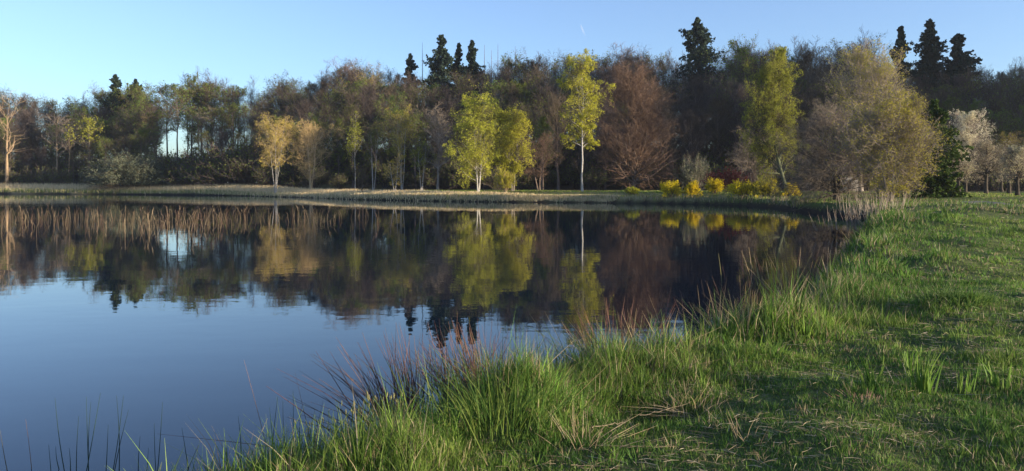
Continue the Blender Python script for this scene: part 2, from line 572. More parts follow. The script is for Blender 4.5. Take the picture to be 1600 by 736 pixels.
def tree_geo(H, W, seed, crown0=0.2, env='oval', stems=1, spread=0.25, lean=(0, 0), m=(28, 7, 8, 3), angles=(1.0, 0.8, 0.7),
             trop=(0.35, 0.2, 0.0), leafn=0, leafs=0.15, r0=None, twig=0.012, droop=0.0, wob=0.03, bare_top=1.0, K0=9, depth=1.0,
             trunk_curve=None):
    """returns trunk Geo, crown Geo with slots (0 twig, 1 leaf); base at origin"""
    r = np.random.default_rng(seed)
    r0 = r0 or H * 0.014
    Tk = np.zeros((stems, K0, 3))
    zz = np.linspace(0, 1, K0)
    for s in range(stems):
        az = 6.283 * s / stems + r.uniform(-0.5, 0.5)
        sp = spread * W * (r.uniform(0.6, 1.2) if stems > 1 else 0)
        hh = H * (1 if s == 0 else r.uniform(0.82, 1.0)) * 0.97
        Tk[s, :, 2] = zz * hh
        Tk[s, :, 0] = math.cos(az) * sp * zz ** 0.8 + lean[0] * H * zz + np.cumsum(r.normal(size=K0)) * wob * H / K0 * (zz > 0)
        Tk[s, :, 1] = math.sin(az) * sp * zz ** 0.8 + lean[1] * H * zz + np.cumsum(r.normal(size=K0)) * wob * H / K0 * (zz > 0)
        if stems > 1:
            Tk[s, 0, 0] += math.cos(az) * 0.12; Tk[s, 0, 1] += math.sin(az) * 0.12
    if trunk_curve is not None:
        for kx, kz in enumerate(trunk_curve):
            Tk[:, kx, 0] += kz
    Tr = np.outer(np.ones(stems) / math.sqrt(stems), r0 * (1 - zz) ** 0.9 + 0.012)
    Tr[:, 0] *= 1.35
    tr = Geo(); cr = Geo()
    tr.add(*tubes(Tk, Tr, 8, r))
    e = ENV[env]
    m1 = max(4, int(m[0] / stems))
    L1 = lambda t: W * e((t - crown0) / (1 - crown0)) / math.sin(max(0.5, angles[0])) * r.lognormal(0, 0.17, t.shape)
    a1 = lambda t: angles[0] * (1.25 - 0.55 * t)
    C1, R1 = grow(Tk, Tr, m1, crown0, 0.985, a1, L1, 6, trop[0], 0.14, 0.5, r, end=0.2, rmin=twig * 1.5)
    R1 = np.minimum(R1, r0 * 0.5)
    tr.add(*tubes(C1, R1, 5, r))
    C2, R2 = grow(C1, R1, m[1], 0.15, 1.0, angles[1], 0.55, 5, trop[1] - droop * 0.3, 0.2, 0.6, r, lenf=lambda t: 1.15 - 0.65 * t, rmin=twig * 1.2)
    cr.add(*tubes(C2, R2, 3, r))
    C3, R3 = grow(C2, R2, m[2], 0.1, 1.0, angles[2], 0.6, 4, trop[2] - droop, 0.22, 0.6, r, lenf=lambda t: 1.1 - 0.5 * t, rmin=twig)
    cr.add(*tubes(C3, R3, 2, r))
    last = C3
    if m[3]:
        C4, R4 = grow(C3, R3, m[3], 0.2, 1.0, 0.7, 0.65, 3, trop[2] - droop * 1.3, 0.2, 0.7, r, rmin=twig * 0.8)
        cr.add(*tubes(C4, R4, 2, r))
        last = C4
    if leafn:
        n = int(leafn)
        N, K, _ = last.shape
        t = r.uniform(0.1, 1.0, (N, n)) * (K - 1.001)
        i = t.astype(int); f = (t - i)[..., None]
        ar = np.arange(N)[:, None]
        p = last[ar, i] * (1 - f) + last[ar, i + 1] * f
        p = p.reshape(-1, 3)
        if leafn < 1 or leafn != n:
            p = p[r.uniform(size=len(p)) < leafn / max(1, n)]
        # foliage hangs in clumps with bare gaps between them
        q_ = p / max(0.35, leafs * 5.5)
        ph = r.uniform(0, 6.28, 6)
        n3 = (np.sin(q_[:, 0] * 1.3 + ph[0] + 1.5 * np.sin(q_[:, 2] * 0.8 + ph[1])) + np.sin(q_[:, 1] * 1.2 + ph[2] + 1.5 * np.sin(q_[:, 0] * 0.7 + ph[3]))
              + np.sin(q_[:, 2] * 1.0 + ph[4] + 1.5 * np.sin(q_[:, 1] * 0.9 + ph[5]))) / 3
        p = p[r.uniform(size=len(p)) < np.clip(0.62 + 0.9 * n3, 0.06, 1)]
        p = p + r.normal(size=p.shape) * leafs * 0.5
        cr.add(*leaves(p, leafs, r), m=1)
    # fit the crown to the wanted height and half width
    allv = np.concatenate(cr.v)
    if env != 'free':
        top = np.percentile(allv[:, 2], 99.8)
        sz = H / top
        cxm = lean[0] * H * 0.6
        wx = np.percentile(np.abs(allv[:, 0] - cxm), 97)
        sx = W / wx
        for g in (tr, cr):
            for v in g.v:
                if g is tr and v is g.v[0]:
                    v[:, 2] *= sz
                    continue
                v[:, 2] *= sz
        # limbs follow the sideways fit smoothly with distance from the stem
        fac = min(max(sx, 0.6), 1.5)
        for g in (tr, cr):
            for k, v in enumerate(g.v):
                if g is tr and k == 0:
                    continue
                ax = np.interp(v[:, 2] / H, zz, Tk[:, :, 0].mean(0)) if stems == 1 else 0 * v[:, 2] + lean[0] * v[:, 2]
                ay = np.interp(v[:, 2] / H, zz, Tk[:, :, 1].mean(0)) if stems == 1 else 0 * v[:, 2] + lean[1] * v[:, 2]
                if stems > 1:
                    continue
                v[:, 0] = ax + (v[:, 0] - ax) * fac
                v[:, 1] = ay + (v[:, 1] - ay) * fac * depth
    return tr, cr


def fir_geo(H, W, seed, crown0=0.1, dense=1.0, tuft=0.32, gaps=0.0, droop=0.35, thin=1.0, needles=True, top_k=3.2, nt=6, lv=0.22):
    r = np.random.default_rng(seed)
    K0 = 8
    zz = np.linspace(0, 1, K0)
    Tk = np.zeros((1, K0, 3)); Tk[0, :, 2] = zz * H
    Tr = (H * 0.014 * thin * (1 - zz) + 0.02)[None]
    tr = Geo(); cr = Geo()
    tr.add(*tubes(Tk, Tr, 7, r))
    L1 = lambda t: 1.6 * W * r.lognormal(0, lv, t.shape) * (np.minimum(1.0, (1 - t) * top_k) ** 0.9 + 0.03) * np.where(r.uniform(size=t.shape) < gaps, 0.35, 1.0) * (0.75 + 0.25 * np.sin(t * 34 + seed))
    C1, R1 = grow(Tk, Tr, int(H * 6 * dense), crown0, 0.995, lambda t: 1.75 - 0.75 * t, L1, 5, -droop, 0.05, 0.3, r, end=0.3, rmin=0.02, angv=0.06)
    C1[:, -1, 2] += 0.04 * W
    cr.add(*tubes(C1, R1, 3, r))
    if needles:
        C2, R2 = grow(C1, R1, 12, 0.12, 1.0, 0.95, 0.34, 3, -0.55, 0.12, 0.5, r, lenf=lambda t: 1.25 - 0.7 * t, rmin=0.012)
        cr.add(*tubes(C2, R2, 2, r))
        N, K, _ = C2.shape
        n = nt
        t = r.uniform(0.0, 1.0, (N, n)) * (K - 1.001)
        i = t.astype(int); f = (t - i)[..., None]
        ar = np.arange(N)[:, None]
        p = (C2[ar, i] * (1 - f) + C2[ar, i + 1] * f).reshape(-1, 3)
        p = p + r.normal(size=p.shape) * tuft * 0.2
        cr.add(*leaves(p, tuft, r), m=1)
    return tr, cr


def shrub_geo(H, W, seed, n=26, leafn=3, leafs=0.12, droop=0.0, twig=0.008, m2=8, m3=6, up=0.35, base=0.25, lf0=0.15):
    r = np.random.default_rng(seed)
    K = 6
    az = r.uniform(0, 6.283, n); til = np.abs(r.normal(size=n)) * 0.5 + 0.1
    d = np.stack([np.cos(az) * np.sin(til), np.sin(az) * np.sin(til), np.cos(til)], -1)
    C = np.zeros((n, K, 3)); C[:, 0] = d * [base * W, base * W, 0]
    ln = H * r.uniform(0.75, 1.1, n) / (K - 1)
    for k in range(1, K):
        d = unit(d + r.normal(size=d.shape) * 0.10 + np.array([0, 0, -droop / K]) + np.stack([np.cos(az), np.sin(az), 0 * az], -1) * 0.10)
        C[:, k] = C[:, k - 1] + d * ln[:, None]
    Rr = np.outer(r.uniform(0.6, 1.2, n) * H * 0.010, np.linspace(1, 0.25, K))
    st = Geo(); cr = Geo()
    C2, R2 = grow(C, Rr, m2, 0.2, 1.0, 0.6, 0.5, 4, up, 0.15, 0.6, r, lenf=lambda t: 1.2 - 0.7 * t, rmin=twig)
    C3, R3 = grow(C2, R2, m3, 0.1, 1.0, 0.6, 0.6, 3, up * 0.5 - droop * 0.4, 0.2, 0.6, r, rmin=twig * 0.8)
    p = None
    if leafn:
        N, K3, _ = C3.shape
        t = r.uniform(0.1, 1.0, (N, leafn)) * (K3 - 1.001)
        i = t.astype(int); f = (t - i)[..., None]
        ar = np.arange(N)[:, None]
        p = (C3[ar, i] * (1 - f) + C3[ar, i + 1] * f).reshape(-1, 3)
        p = p[p[:, 2] > lf0 * H]
    allv = C3.reshape(-1, 3)
    sx = W / np.percentile(np.abs(allv[:, 0]), 97); sz = H / np.percentile(allv[:, 2], 99.5)
    S = np.array([sx, sx, sz])
    st.add(*tubes(C * S, Rr, 5, r))
    cr.add(*tubes(C2 * S, R2, 3, r)); cr.add(*tubes(C3 * S, R3, 2, r))
    if p is not None:
        cr.add(*leaves(p * S + r.normal(size=p.shape) * leafs * 0.4, leafs, r), m=1)
    return st, cr


def plant(name, cat, label, px, Y, geo, mats, group=None, rz=0.0, parts=("trunk", "crown"), z=None, x=None):
    """top-level Empty with trunk and crown meshes; geo = (trunk Geo, crown Geo); mats = (trunk, twig, leaf)"""
    X = XY(px, Y)[0] if x is None else x
    root = empty(name, (X, Y, (gz(X, Y) if z is None else z) - 0.05), rz)
    props(root, label, cat, group)
    geo[0].obj(parts[0], [mats[0]], root, smooth=True)
    geo[1].obj(parts[1], [mats[1], mats[2] if len(mats) > 2 else mats[1]], root)
    return root


def height(px, top, Y):
    X = XY(px, Y)[0]
    return EYE + (HOR - top) / F * Y - gz(X, Y) + 0.05


def halfw(w, Y):
    return w / F * Y * 0.5


def hero(name, cat, label, px, Y, top, wpx, seed, mats, group=None, **kw):
    H = height(px, top, Y)
    return plant(name, cat, label, px, Y, tree_geo(H, halfw(wpx, Y), seed, **kw), [M[k] for k in mats], group)


#==PLANTS==
# ---- dead and bare trees at the left edge of the wood
hero("dead_tree", "tree", "bare dead tree with pale orange trunk and one long limb at the left edge", 9, 180, 140, 75, 11,
     ("bark_dead", "bark_dead"), crown0=0.35, m=(9, 3, 3, 0), angles=(0.6, 0.7, 0.8), trop=(0.7, 0.4, 0.2), r0=0.42, env='even', twig=0.03)
hero("bare_tree", "tree", "slim bare tree with ochre upper branches second from the left edge of the wood", 88, 182, 165, 60, 12,
     ("bark_dead", "twig_grey"), crown0=0.45, m=(14, 5, 5, 2), angles=(0.7, 0.7, 0.7), trop=(0.5, 0.3, 0.2), r0=0.25, env='fan', twig=0.02)
hero("bare_tree", "tree", "smaller bare tree close right of the ochre bare tree near the left edge", 108, 181, 182, 40, 13,
     ("bark_dead", "twig_grey"), crown0=0.55, m=(10, 5, 5, 2), angles=(0.6, 0.7, 0.7), trop=(0.5, 0.3, 0.2), r0=0.2, env='fan', twig=0.02)
hero("leafing_tree", "tree", "small tree with a yellow-green lit top standing left of the grey willow dome", 140, 180, 182, 46, 14,
     ("bark_grey", "twig_brown", "leaf_birch_dim"), crown0=0.3, m=(22, 6, 6, 2), leafn=2, leafs=0.3, env='oval', twig=0.02)
hero("bare_tree", "tree", "thin pale stemmed tree with a small tan top behind the willow dome", 228, 182, 178, 34, 15,
     ("bark_grey", "twig_tan"), crown0=0.6, m=(14, 6, 6, 2), angles=(0.6, 0.7, 0.7), r0=0.16, env='even', twig=0.02)
hero("bare_tree", "tree", "pale grey leafless tree between the bright sky gaps of the wood", 322, 172, 165, 44, 16,
     ("bark_grey", "twig_grey"), crown0=0.4, m=(18, 6, 5, 2), angles=(0.6, 0.7, 0.7), trop=(0.4, 0.3, 0.2), r0=0.2, env='even', twig=0.018)
# ---- willow dome and low bushes on the left
plant("willow_bush", "bush", "wide grey-green dome shaped willow bush below the wood, beside the pond's far bank", 214, 165,
      shrub_geo(7.4, 8.2, 20, n=150, leafn=7, leafs=0.22, m2=9, m3=7, droop=0.5, twig=0.02, up=0.0), [M['bark_brown'], M['twig_brown'], M['leaf_willow']],
      parts=("stems", "foliage"))
plant("green_bush", "bush", "small bright green bush just right of the grey willow dome", 302, 166,
      shrub_geo(3.4, 2.6, 21, n=30, leafn=5, leafs=0.22, m2=7, m3=5, twig=0.02), [M['bark_brown'], M['twig_brown'], M['leaf_spring']],
      parts=("stems", "foliage"))
# ---- the golden pair
hero("birch_tree", "tree", "golden leafing birch with several pale stems, left tree of the golden pair on the bank", 431, 131, 178, 48, 30,
     ("birch", "twig_tan", "leaf_gold"), crown0=0.35, stems=4, spread=0.55, m=(44, 7, 7, 3), angles=(0.6, 0.7, 0.7), trop=(0.5, 0.2, 0.0),
     droop=0.35, leafn=2, leafs=0.13, r0=0.12, env='oval', twig=0.012)
hero("alder_tree", "tree", "tan many-stemmed tree nearly without leaves, right tree of the golden pair on the bank", 486, 132, 186, 52, 31,
     ("bark_tan", "twig_tan", "leaf_gold"), crown0=0.16, stems=5, spread=0.5, m=(60, 8, 8, 2), angles=(0.75, 0.75, 0.7), trop=(0.4, 0.2, 0.1),
     leafn=0.5, leafs=0.09, r0=0.26, env='oval', twig=0.011)
# ---- mid left small trees in front of the dark wood
hero("young_birch", "tree", "slender dim green birch, first tree right of the golden pair", 555, 138, 174, 26, 33,
     ("birch", "twig_brown", "leaf_birch_dim"), crown0=0.35, m=(26, 6, 6, 2), angles=(0.5, 0.6, 0.7), droop=0.3, leafn=2, leafs=0.17, r0=0.07, env='cone', twig=0.010)
hero("young_birch", "tree", "dim green birch with three thin stems before the dark wood", 583, 130, 190, 30, 34,
     ("birch", "twig_brown", "leaf_spring"), crown0=0.42, stems=3, spread=0.5, m=(26, 6, 6, 2), angles=(0.5, 0.6, 0.7), droop=0.3, leafn=2, leafs=0.15, r0=0.09, env='oval', twig=0.010)
hero("young_birch", "tree", "birch with a round yellow-green sunlit top and thin stems in shade", 628, 128, 163, 42, 35,
     ("birch", "twig_tan", "leaf_birch"), crown0=0.42, stems=3, spread=0.3, m=(34, 7, 7, 2), angles=(0.55, 0.6, 0.7), droop=0.35, leafn=2, leafs=0.16, r0=0.10, env='oval', twig=0.010)
hero("small_tree", "tree", "small golden brown tree at the foot of the round-topped birch", 617, 108, 236, 26, 36,
     ("birch", "twig_tan", "leaf_gold"), crown0=0.2, stems=2, spread=0.6, m=(26, 6, 6, 2), leafn=1, leafs=0.12, r0=0.09, env='oval', twig=0.010)
hero("small_tree", "tree", "small bare brown tree between the golden pair and the thin birches", 566, 112, 262, 24, 37,
     ("bark_brown", "twig_brown"), crown0=0.2, m=(24, 6, 6, 2), r0=0.08, env='oval', twig=0.009)
hero("bare_tree", "tree", "grey bare tree with upswept branches left of the big lime green birch", 684, 126, 160, 52, 38,
     ("bark_grey", "twig_pink"), crown0=0.25, m=(30, 7, 6, 3), angles=(0.65, 0.6, 0.6), trop=(0.7, 0.4, 0.3), r0=0.2, env='even', twig=0.014)
hero("young_birch", "tree", "low pair of thin pale birch stems left of the big lime birch", 659, 108, 220, 30, 39,
     ("birch", "twig_brown", "leaf_birch_dim"), crown0=0.35, stems=2, spread=0.5, m=(24, 6, 6, 2), angles=(0.6, 0.6, 0.7), droop=0.3, leafn=2, leafs=0.11, r0=0.08, env='oval', twig=0.009)
# ---- big lime birches
hero("birch_tree", "tree", "large broad lime green weeping birch with white forked trunk on the far bank", 747, 104, 138, 80, 40,
     ("birch", "twig_brown", "leaf_birch"), crown0=0.14, stems=3, spread=0.35, m=(84, 9, 7, 3), angles=(0.75, 0.7, 0.7), trop=(0.45, 0.15, 0.0),
     droop=0.8, leafn=6, leafs=0.13, r0=0.17, env='even', twig=0.009, K0=10)
hero("birch_tree", "tree", "narrower lime birch touching the right side of the large broad birch", 801, 106, 167, 48, 41,
     ("bark_grey", "twig_brown", "leaf_birch"), crown0=0.2, stems=2, spread=0.5, m=(60, 8, 7, 3), angles=(0.6, 0.7, 0.7), trop=(0.5, 0.2, 0.0),
     droop=0.3, leafn=6, leafs=0.13, r0=0.14, env='oval', twig=0.009)
plant("willow_shrub", "bush", "bright yellow-green upright shrub below the lime birches at the water's edge", 790, 98,
      shrub_geo(3.2, 1.3, 42, n=34, leafn=5, leafs=0.09, m2=8, m3=6, twig=0.008, up=0.5, lf0=0.25), [M['bark_tan'], M['twig_tan'], M['leaf_yellow']],
      parts=("stems", "foliage"))
hero("bare_tree", "tree", "reddish brown low tree with fine twigs right of the lime birches", 842, 112, 205, 62, 43,
     ("bark_brown", "twig_red", "leaf_oak"), crown0=0.22, m=(40, 8, 7, 3), stems=2, spread=0.4, leafn=0.4, leafs=0.1, r0=0.16, env='oval', twig=0.010)
hero("young_birch", "tree", "dim green pointed birch behind the reddish low tree", 848, 124, 182, 34, 44,
     ("bark_brown", "twig_brown", "leaf_spring"), crown0=0.3, m=(34, 7, 6, 2), angles=(0.5, 0.6, 0.7), droop=0.2, leafn=2, leafs=0.16, r0=0.12, env='cone', twig=0.010)
hero("birch_tree", "tree", "tall slim lime birch with a long bare white trunk standing alone on the lawn", 910, 100, 79, 62, 45,
     ("birch", "twig_brown", "leaf_birch"), crown0=0.34, m=(40, 9, 7, 3), angles=(0.85, 0.7, 0.7), trop=(0.35, 0.1, 0.0), lean=(-0.015, 0),
     droop=0.75, leafn=6, leafs=0.13, r0=0.13, env='even', twig=0.009, wob=0.08)
hero("beech_tree", "tree", "large reddish brown bare tree with a smooth domed crown right of the tall birch", 990, 112, 99, 114, 46,
     ("bark_brown", "twig_red"), crown0=0.05, m=(130, 9, 9, 4), angles=(0.95, 0.7, 0.65), trop=(0.45, 0.3, 0.25), r0=0.26, env='dome', twig=0.010, K0=10, wob=0.02)
# ---- shrubs right of centre
plant("grey_bush", "bush", "rounded grey-green bush in shade right of the domed brown tree", 1086, 108,
      shrub_geo(5.0, 2.6, 50, n=40, leafn=3, leafs=0.16, m2=8, m3=7, twig=0.014), [M['bark_grey'], M['twig_grey'], M['leaf_willow']], parts=("stems", "foliage"))
plant("red_shrub", "bush", "dark red leaved shrub at the left foot of the leaning birch", 1138, 92,
      shrub_geo(2.9, 2.7, 51, n=36, leafn=4, leafs=0.13, m2=8, m3=6, twig=0.010), [M['bark_brown'], M['twig_red'], M['leaf_red']], parts=("stems", "foliage"))
for k, (px, w, top, lab) in enumerate([
        (1048, 30, 283, "leftmost and widest of the three separate yellow forsythia bushes on the bank"),
        (1081, 24, 283, "middle of the three separate yellow forsythia bushes, low on the bank"),
        (1117, 24, 279, "third separate yellow forsythia bush from the left, set slightly higher"),
        (1163, 46, 282, "broad yellow forsythia thicket left of the leaning birch trunk"),
        (1198, 44, 278, "greenish yellow forsythia bush directly behind the leaning birch trunk"),
        (1236, 26, 287, "small yellow forsythia bush just right of the leaning birch foot"),
        (988, 20, 292, "small sparse yellowish bush below the domed brown tree")]):
    Y = (86, 85, 88, 80, 79, 78, 92)[k]
    h = height(px, top, Y)
    plant("forsythia_bush", "bush", lab, px, Y, shrub_geo(h, halfw(w, Y), 60 + k, n=34, leafn=5 if k < 6 else 2, leafs=0.085, m2=8, m3=6, twig=0.008, lf0=0.1),
          [M['bark_brown'], M['twig_brown'], M['forsythia'] if k not in (4, 6) else M['leaf_yellow']], group="yellow bushes along the far bank", parts=("stems", "flowers"))
hero("bare_shrub", "bush", "pinkish bare shrub rising behind the broad forsythia thicket", 1178, 88, 200, 70, 70,
     ("bark_brown", "twig_pink"), crown0=0.1, stems=4, spread=0.5, m=(50, 7, 7, 3), r0=0.12, env='oval', twig=0.010)
hero("birch_tree", "tree", "tall green weeping birch with dark leaning trunk curving left over the forsythia", 1216, 79, 74, 92, 71,
     ("bark_moss", "twig_brown", "leaf_birch_dim"), crown0=0.14, m=(76, 9, 8, 4), angles=(0.8, 0.7, 0.7), trop=(0.4, 0.1, 0.0), lean=(0.0, 0),
     droop=0.8, leafn=5, leafs=0.10, r0=0.21, env='dome', twig=0.008, K0=10, trunk_curve=(1.1, 0.55, 0.1, -0.25, -0.45, -0.5, -0.45, -0.35, -0.2, 0))
# ---- right group by the inlet
hero("spreading_tree", "tree", "wide low bare tree with drooping pinkish branches over the inlet", 1308, 62, 155, 170, 72,
     ("bark_dark", "twig_pink", "leaf_olive"), crown0=0.08, stems=3, spread=0.4, m=(90, 9, 9, 4), angles=(1.15, 0.8, 0.7), trop=(0.25, 0.1, 0.0), droop=0.25,
     leafn=0.5, leafs=0.08, r0=0.24, env='dome', twig=0.008)
hero("leafing_tree", "tree", "yellow-green leafing tree with a sheaf of thin upright stems beside the dark conifer", 1390, 54, 140, 118, 73,
     ("bark_grey", "twig_grey", "leaf_birch"), crown0=0.06, stems=6, spread=0.6, m=(130, 9, 8, 3), angles=(0.85, 0.75, 0.7), trop=(0.3, 0.15, 0.1),
     leafn=2.4, leafs=0.085, r0=0.13, env='oval', twig=0.009)
H = height(1462, 158, 62)
plant("conifer_tree", "tree", "dense dark green conifer with a sunlit right side beside the leafing tree", 1460, 62, fir_geo(H, 1.5, 74, lv=0.07, top_k=2.4, nt=14, crown0=0.02, dense=4.5, tuft=0.20, droop=0.2),
      [M['bark_dark'], M['bark_dark'], M['needle_green']])
hero("blossom_tree", "tree", "cream blossoming tree with a rounded cone crown right of the dark conifer", 1508, 84, 172, 62, 75,
     ("bark_dark", "twig_grey", "blossom"), crown0=0.22, m=(50, 8, 7, 3), angles=(0.7, 0.7, 0.6), trop=(0.5, 0.3, 0.2), leafn=3, leafs=0.09, r0=0.16, env='dome', twig=0.008)
for k, (px, Y, top, w, lab) in enumerate([
        (1498, 74, 232, 44, "low pinkish orchard tree with forked trunk in front of the cream blossom tree"),
        (1541, 76, 214, 54, "orchard tree with greyish pink crown right of the cream blossom tree"),
        (1576, 80, 206, 60, "taller orchard tree with sparse tan leaves near the right edge"),
        (1590, 66, 226, 50, "nearest pinkish orchard tree at the right edge of the photo"),
        (1565, 95, 225, 50, "farthest low orchard tree, its trunk between the two orchard trunks"),
        (1640, 78, 205, 70, "orchard tree cut by the right edge of the photo")]):
    hero("orchard_tree", "tree", lab, px, Y, top, w, 80 + k, ("bark_dark", "twig_pink", "blossom_pink" if k != 2 else "leaf_oak"), group="orchard trees on the right meadow",
         crown0=0.30, m=(40, 8, 7, 3), angles=(1.0, 0.8, 0.7), trop=(0.3, 0.2, 0.1), leafn=1.8, leafs=0.085, r0=0.17, env='dome', twig=0.007)

# ---- firs and spires standing above the wood
for k, (px, Y, top, w, lab, th_, dn) in enumerate([
        (690, 178, 56, 42, "tallest dense dark fir rising above the middle of the wood", 0.15, 1.0),
        (717, 182, 68, 26, "thin gappy dark fir just right of the tallest middle fir", 0.15, 0.7),
        (737, 180, 64, 28, "dark fir with pointed top, third in the middle row of firs", 0.15, 1.0),
        (641, 186, 84, 26, "small dark fir top left of the tallest middle fir", 0.3, 0.9),
        (1090, 160, 28, 62, "tall broad dark fir with tiered branches above the centre right of the wood", 0.25, 0.9),
        (1408, 150, 42, 34, "slim ragged fir, left one of the three firs above the right of the wood", 0.3, 0.7),
        (1453, 152, 32, 52, "tallest pointed fir of the three above the right of the wood", 0.3, 0.9),
        (1497, 150, 54, 48, "bushy rounded dark pine, right one of the three firs on the right", 0.35, 1.0),
        (180, 205, 117, 26, "small dark fir tip above the left part of the wood", 0.4, 0.8),
        (212, 204, 124, 30, "brownish conifer top next to the small fir on the left", 0.4, 0.8)]):
    plant("fir_tree", "tree", lab, px, Y, fir_geo(height(px, top, Y), halfw(w, Y), 100 + k, crown0=th_, dense=dn * 1.3, tuft=0.5, nt=9, lv=0.16, gaps=0.15 if dn < 1 else 0.05),
          [M['bark_dark'], M['bark_dark'], M['needle']], group="dark conifers above the wood")
for k, (px, top, lab) in enumerate([
        (660, 66, "thin bare spire left of the tallest middle fir"), (757, 70, "first bare spire right of the three middle firs"),
        (778, 68, "second bare spire right of the middle firs, the tallest spire"), (768, 78, "short bare spire between two taller spires"),
        (805, 72, "lone thin bare spire farthest right in the middle of the wood")]):
    plant("dead_spire", "dead tree", lab, px, 180, fir_geo(height(px, top, 180), 0.8, 130 + k, crown0=0.3, dense=0.45, needles=False, droop=0.1, thin=0.6),
          [M['bark_brown'], M['bark_brown']], group="bare spires above the wood")

# ------------------------------------------------------------------ the wood: prototypes copied tree by tree
SKY = [(-200, 140), (0, 136), (60, 152), (120, 146), (170, 130), (215, 122), (245, 128), (300, 113), (350, 124), (380, 120), (420, 120), (480, 111), (540, 94), (600, 102), (640, 100), (700, 104),
       (780, 90), (850, 84), (920, 76), (1000, 70), (1060, 80), (1100, 95), (1160, 58), (1200, 72), (1260, 66), (1340, 62), (1400, 85), (1450, 100), (1500, 98),
       (1540, 102), (1600, 80), (1800, 75)]
EDGE = [(-200, 186), (0, 186), (200, 178), (400, 158), (500, 150), (700, 142), (900, 136), (1100, 130), (1300, 122), (1450, 116), (1600, 112), (1800, 108)]
PROTO = {}


def proto(kind):
    v = int(rng.integers(0, 3))
    key = (kind, v)
    if key in PROTO:
        return PROTO[key]
    sd = 300 + v + 10 * len(PROTO)
    H = 24
    if kind == 'bare':
        g = tree_geo(H, 3.6, sd, crown0=0.22, m=(40, 8, 8, 3), angles=(0.5, 0.5, 0.5), trop=(0.7, 0.6, 0.5), r0=0.26, env='even', twig=0.017, wob=0.03)
        mt = ("bark_purple", "twig_purple")
    elif kind == 'brown':
        g = tree_geo(H, 4.0, sd, crown0=0.24, m=(38, 8, 8, 3), angles=(0.6, 0.6, 0.5), trop=(0.6, 0.5, 0.4), r0=0.28, env='oval', twig=0.017, leafn=0.25, leafs=0.16)
        mt = ("bark_brown", "twig_brown", "leaf_oak")
    elif kind == 'red':
        g = tree_geo(H, 4.6, sd, crown0=0.30, m=(36, 8, 8, 3), angles=(0.75, 0.7, 0.6), trop=(0.5, 0.3, 0.2), r0=0.26, env='oval', twig=0.017)
        mt = ("bark_grey", "twig_red")
    elif kind == 'spring':
        g = tree_geo(H, 4.4, sd, crown0=0.32, m=(34, 8, 8, 2), angles=(0.75, 0.7, 0.6), trop=(0.4, 0.3, 0.1), r0=0.26, env='oval', twig=0.015, leafn=2, leafs=0.26)
        mt = ("bark_purple", "twig_brown", "leaf_spring")
    elif kind == 'olive':
        g = tree_geo(H, 4.6, sd, crown0=0.3, m=(34, 8, 8, 2), angles=(0.75, 0.7, 0.6), trop=(0.4, 0.3, 0.1), r0=0.26, env='oval', twig=0.015, leafn=1, leafs=0.26)
        mt = ("bark_purple", "twig_purple", "leaf_olive")
    elif kind == 'pole':
        g = tree_geo(H, 3.4, sd, crown0=0.55, m=(24, 8, 7, 2), angles=(0.7, 0.7, 0.6), trop=(0.4, 0.3, 0.1), r0=0.24, env='oval', twig=0.016, leafn=1, leafs=0.26)
        mt = ("bark_purple", "twig_brown", "leaf_spring")
    elif kind == 'gold':
        g = tree_geo(H, 4.8, sd, crown0=0.25, m=(38, 8, 8, 3), angles=(0.7, 0.6, 0.6), trop=(0.6, 0.4, 0.3), r0=0.26, env='oval', twig=0.016, leafn=2, leafs=0.18)
        mt = ("bark_grey", "twig_grey", "leaf_oak")
    mats = [M[k] for k in mt]
    PROTO[key] = (g[0].mesh("trunk", [mats[0]], True), g[1].mesh("crown", [mats[1], mats[2] if len(mats) > 2 else mats[1]]))
    return PROTO[key]


LOOK = dict(bare="bare purplish tree", brown="bare brown tree", red="reddish bare tree", spring="fresh green leafing tree", olive="dull olive budding tree",
            pole="long-trunked high-crowned tree", gold="yellow-gold leafing tree")
NAMES = dict(bare="bare_tree", brown="bare_tree", red="bare_tree", spring="leafing_tree", olive="leafing_tree", pole="leafing_tree", gold="leafing_tree")
MARKS = [(60, "behind the dead tree"), (160, "behind two ochre trees"), (250, "behind the willow dome"), (390, "around the bright sky gaps"),
         (460, "behind the left golden birch"), (530, "behind the right golden tree"), (600, "behind the thin dim birches"), (665, "behind the round-topped birch"),
         (770, "behind the large lime birch"), (860, "behind the narrower lime birch"), (930, "behind the tall slim birch"), (1060, "behind the domed brown tree"),
         (1150, "below the tall tiered fir"), (1260, "behind the leaning green birch"), (1350, "behind the low spreading tree"), (1440, "behind the inlet tree"),
         (1530, "behind the cream blossom tree"), (3000, "behind the orchard trees")]
ROWS = ["at the wood's front", "in the wood's second row", "midway into the wood", "high in the wood", "on the ridge"]
n_wood = 0
WOOD = []


def wood_tree(px, Y, top, kind, row):
    global n_wood
    X = XY(px, Y)[0]
    H = height(px, top, Y)
    tm, cm = proto(kind)
    root = empty(NAMES[kind], (X, Y, gz(X, Y) - 0.1), rng.uniform(0, 6.283))
    s = H / 24
    sw = s * rng.uniform(0.85, 1.2)
    root.scale = (sw, sw, s)
    mark = next(t for lim, t in MARKS if px < lim)
    WOOD.append((LOOK[kind], ROWS[row], mark, px, root))
    props(root, "x", "tree", "trees of the wood behind the pond")
    t = bpy.data.objects.new("trunk", tm); link(t, root)
    c = bpy.data.objects.new("crown", cm); link(c, root)
    n_wood += 1


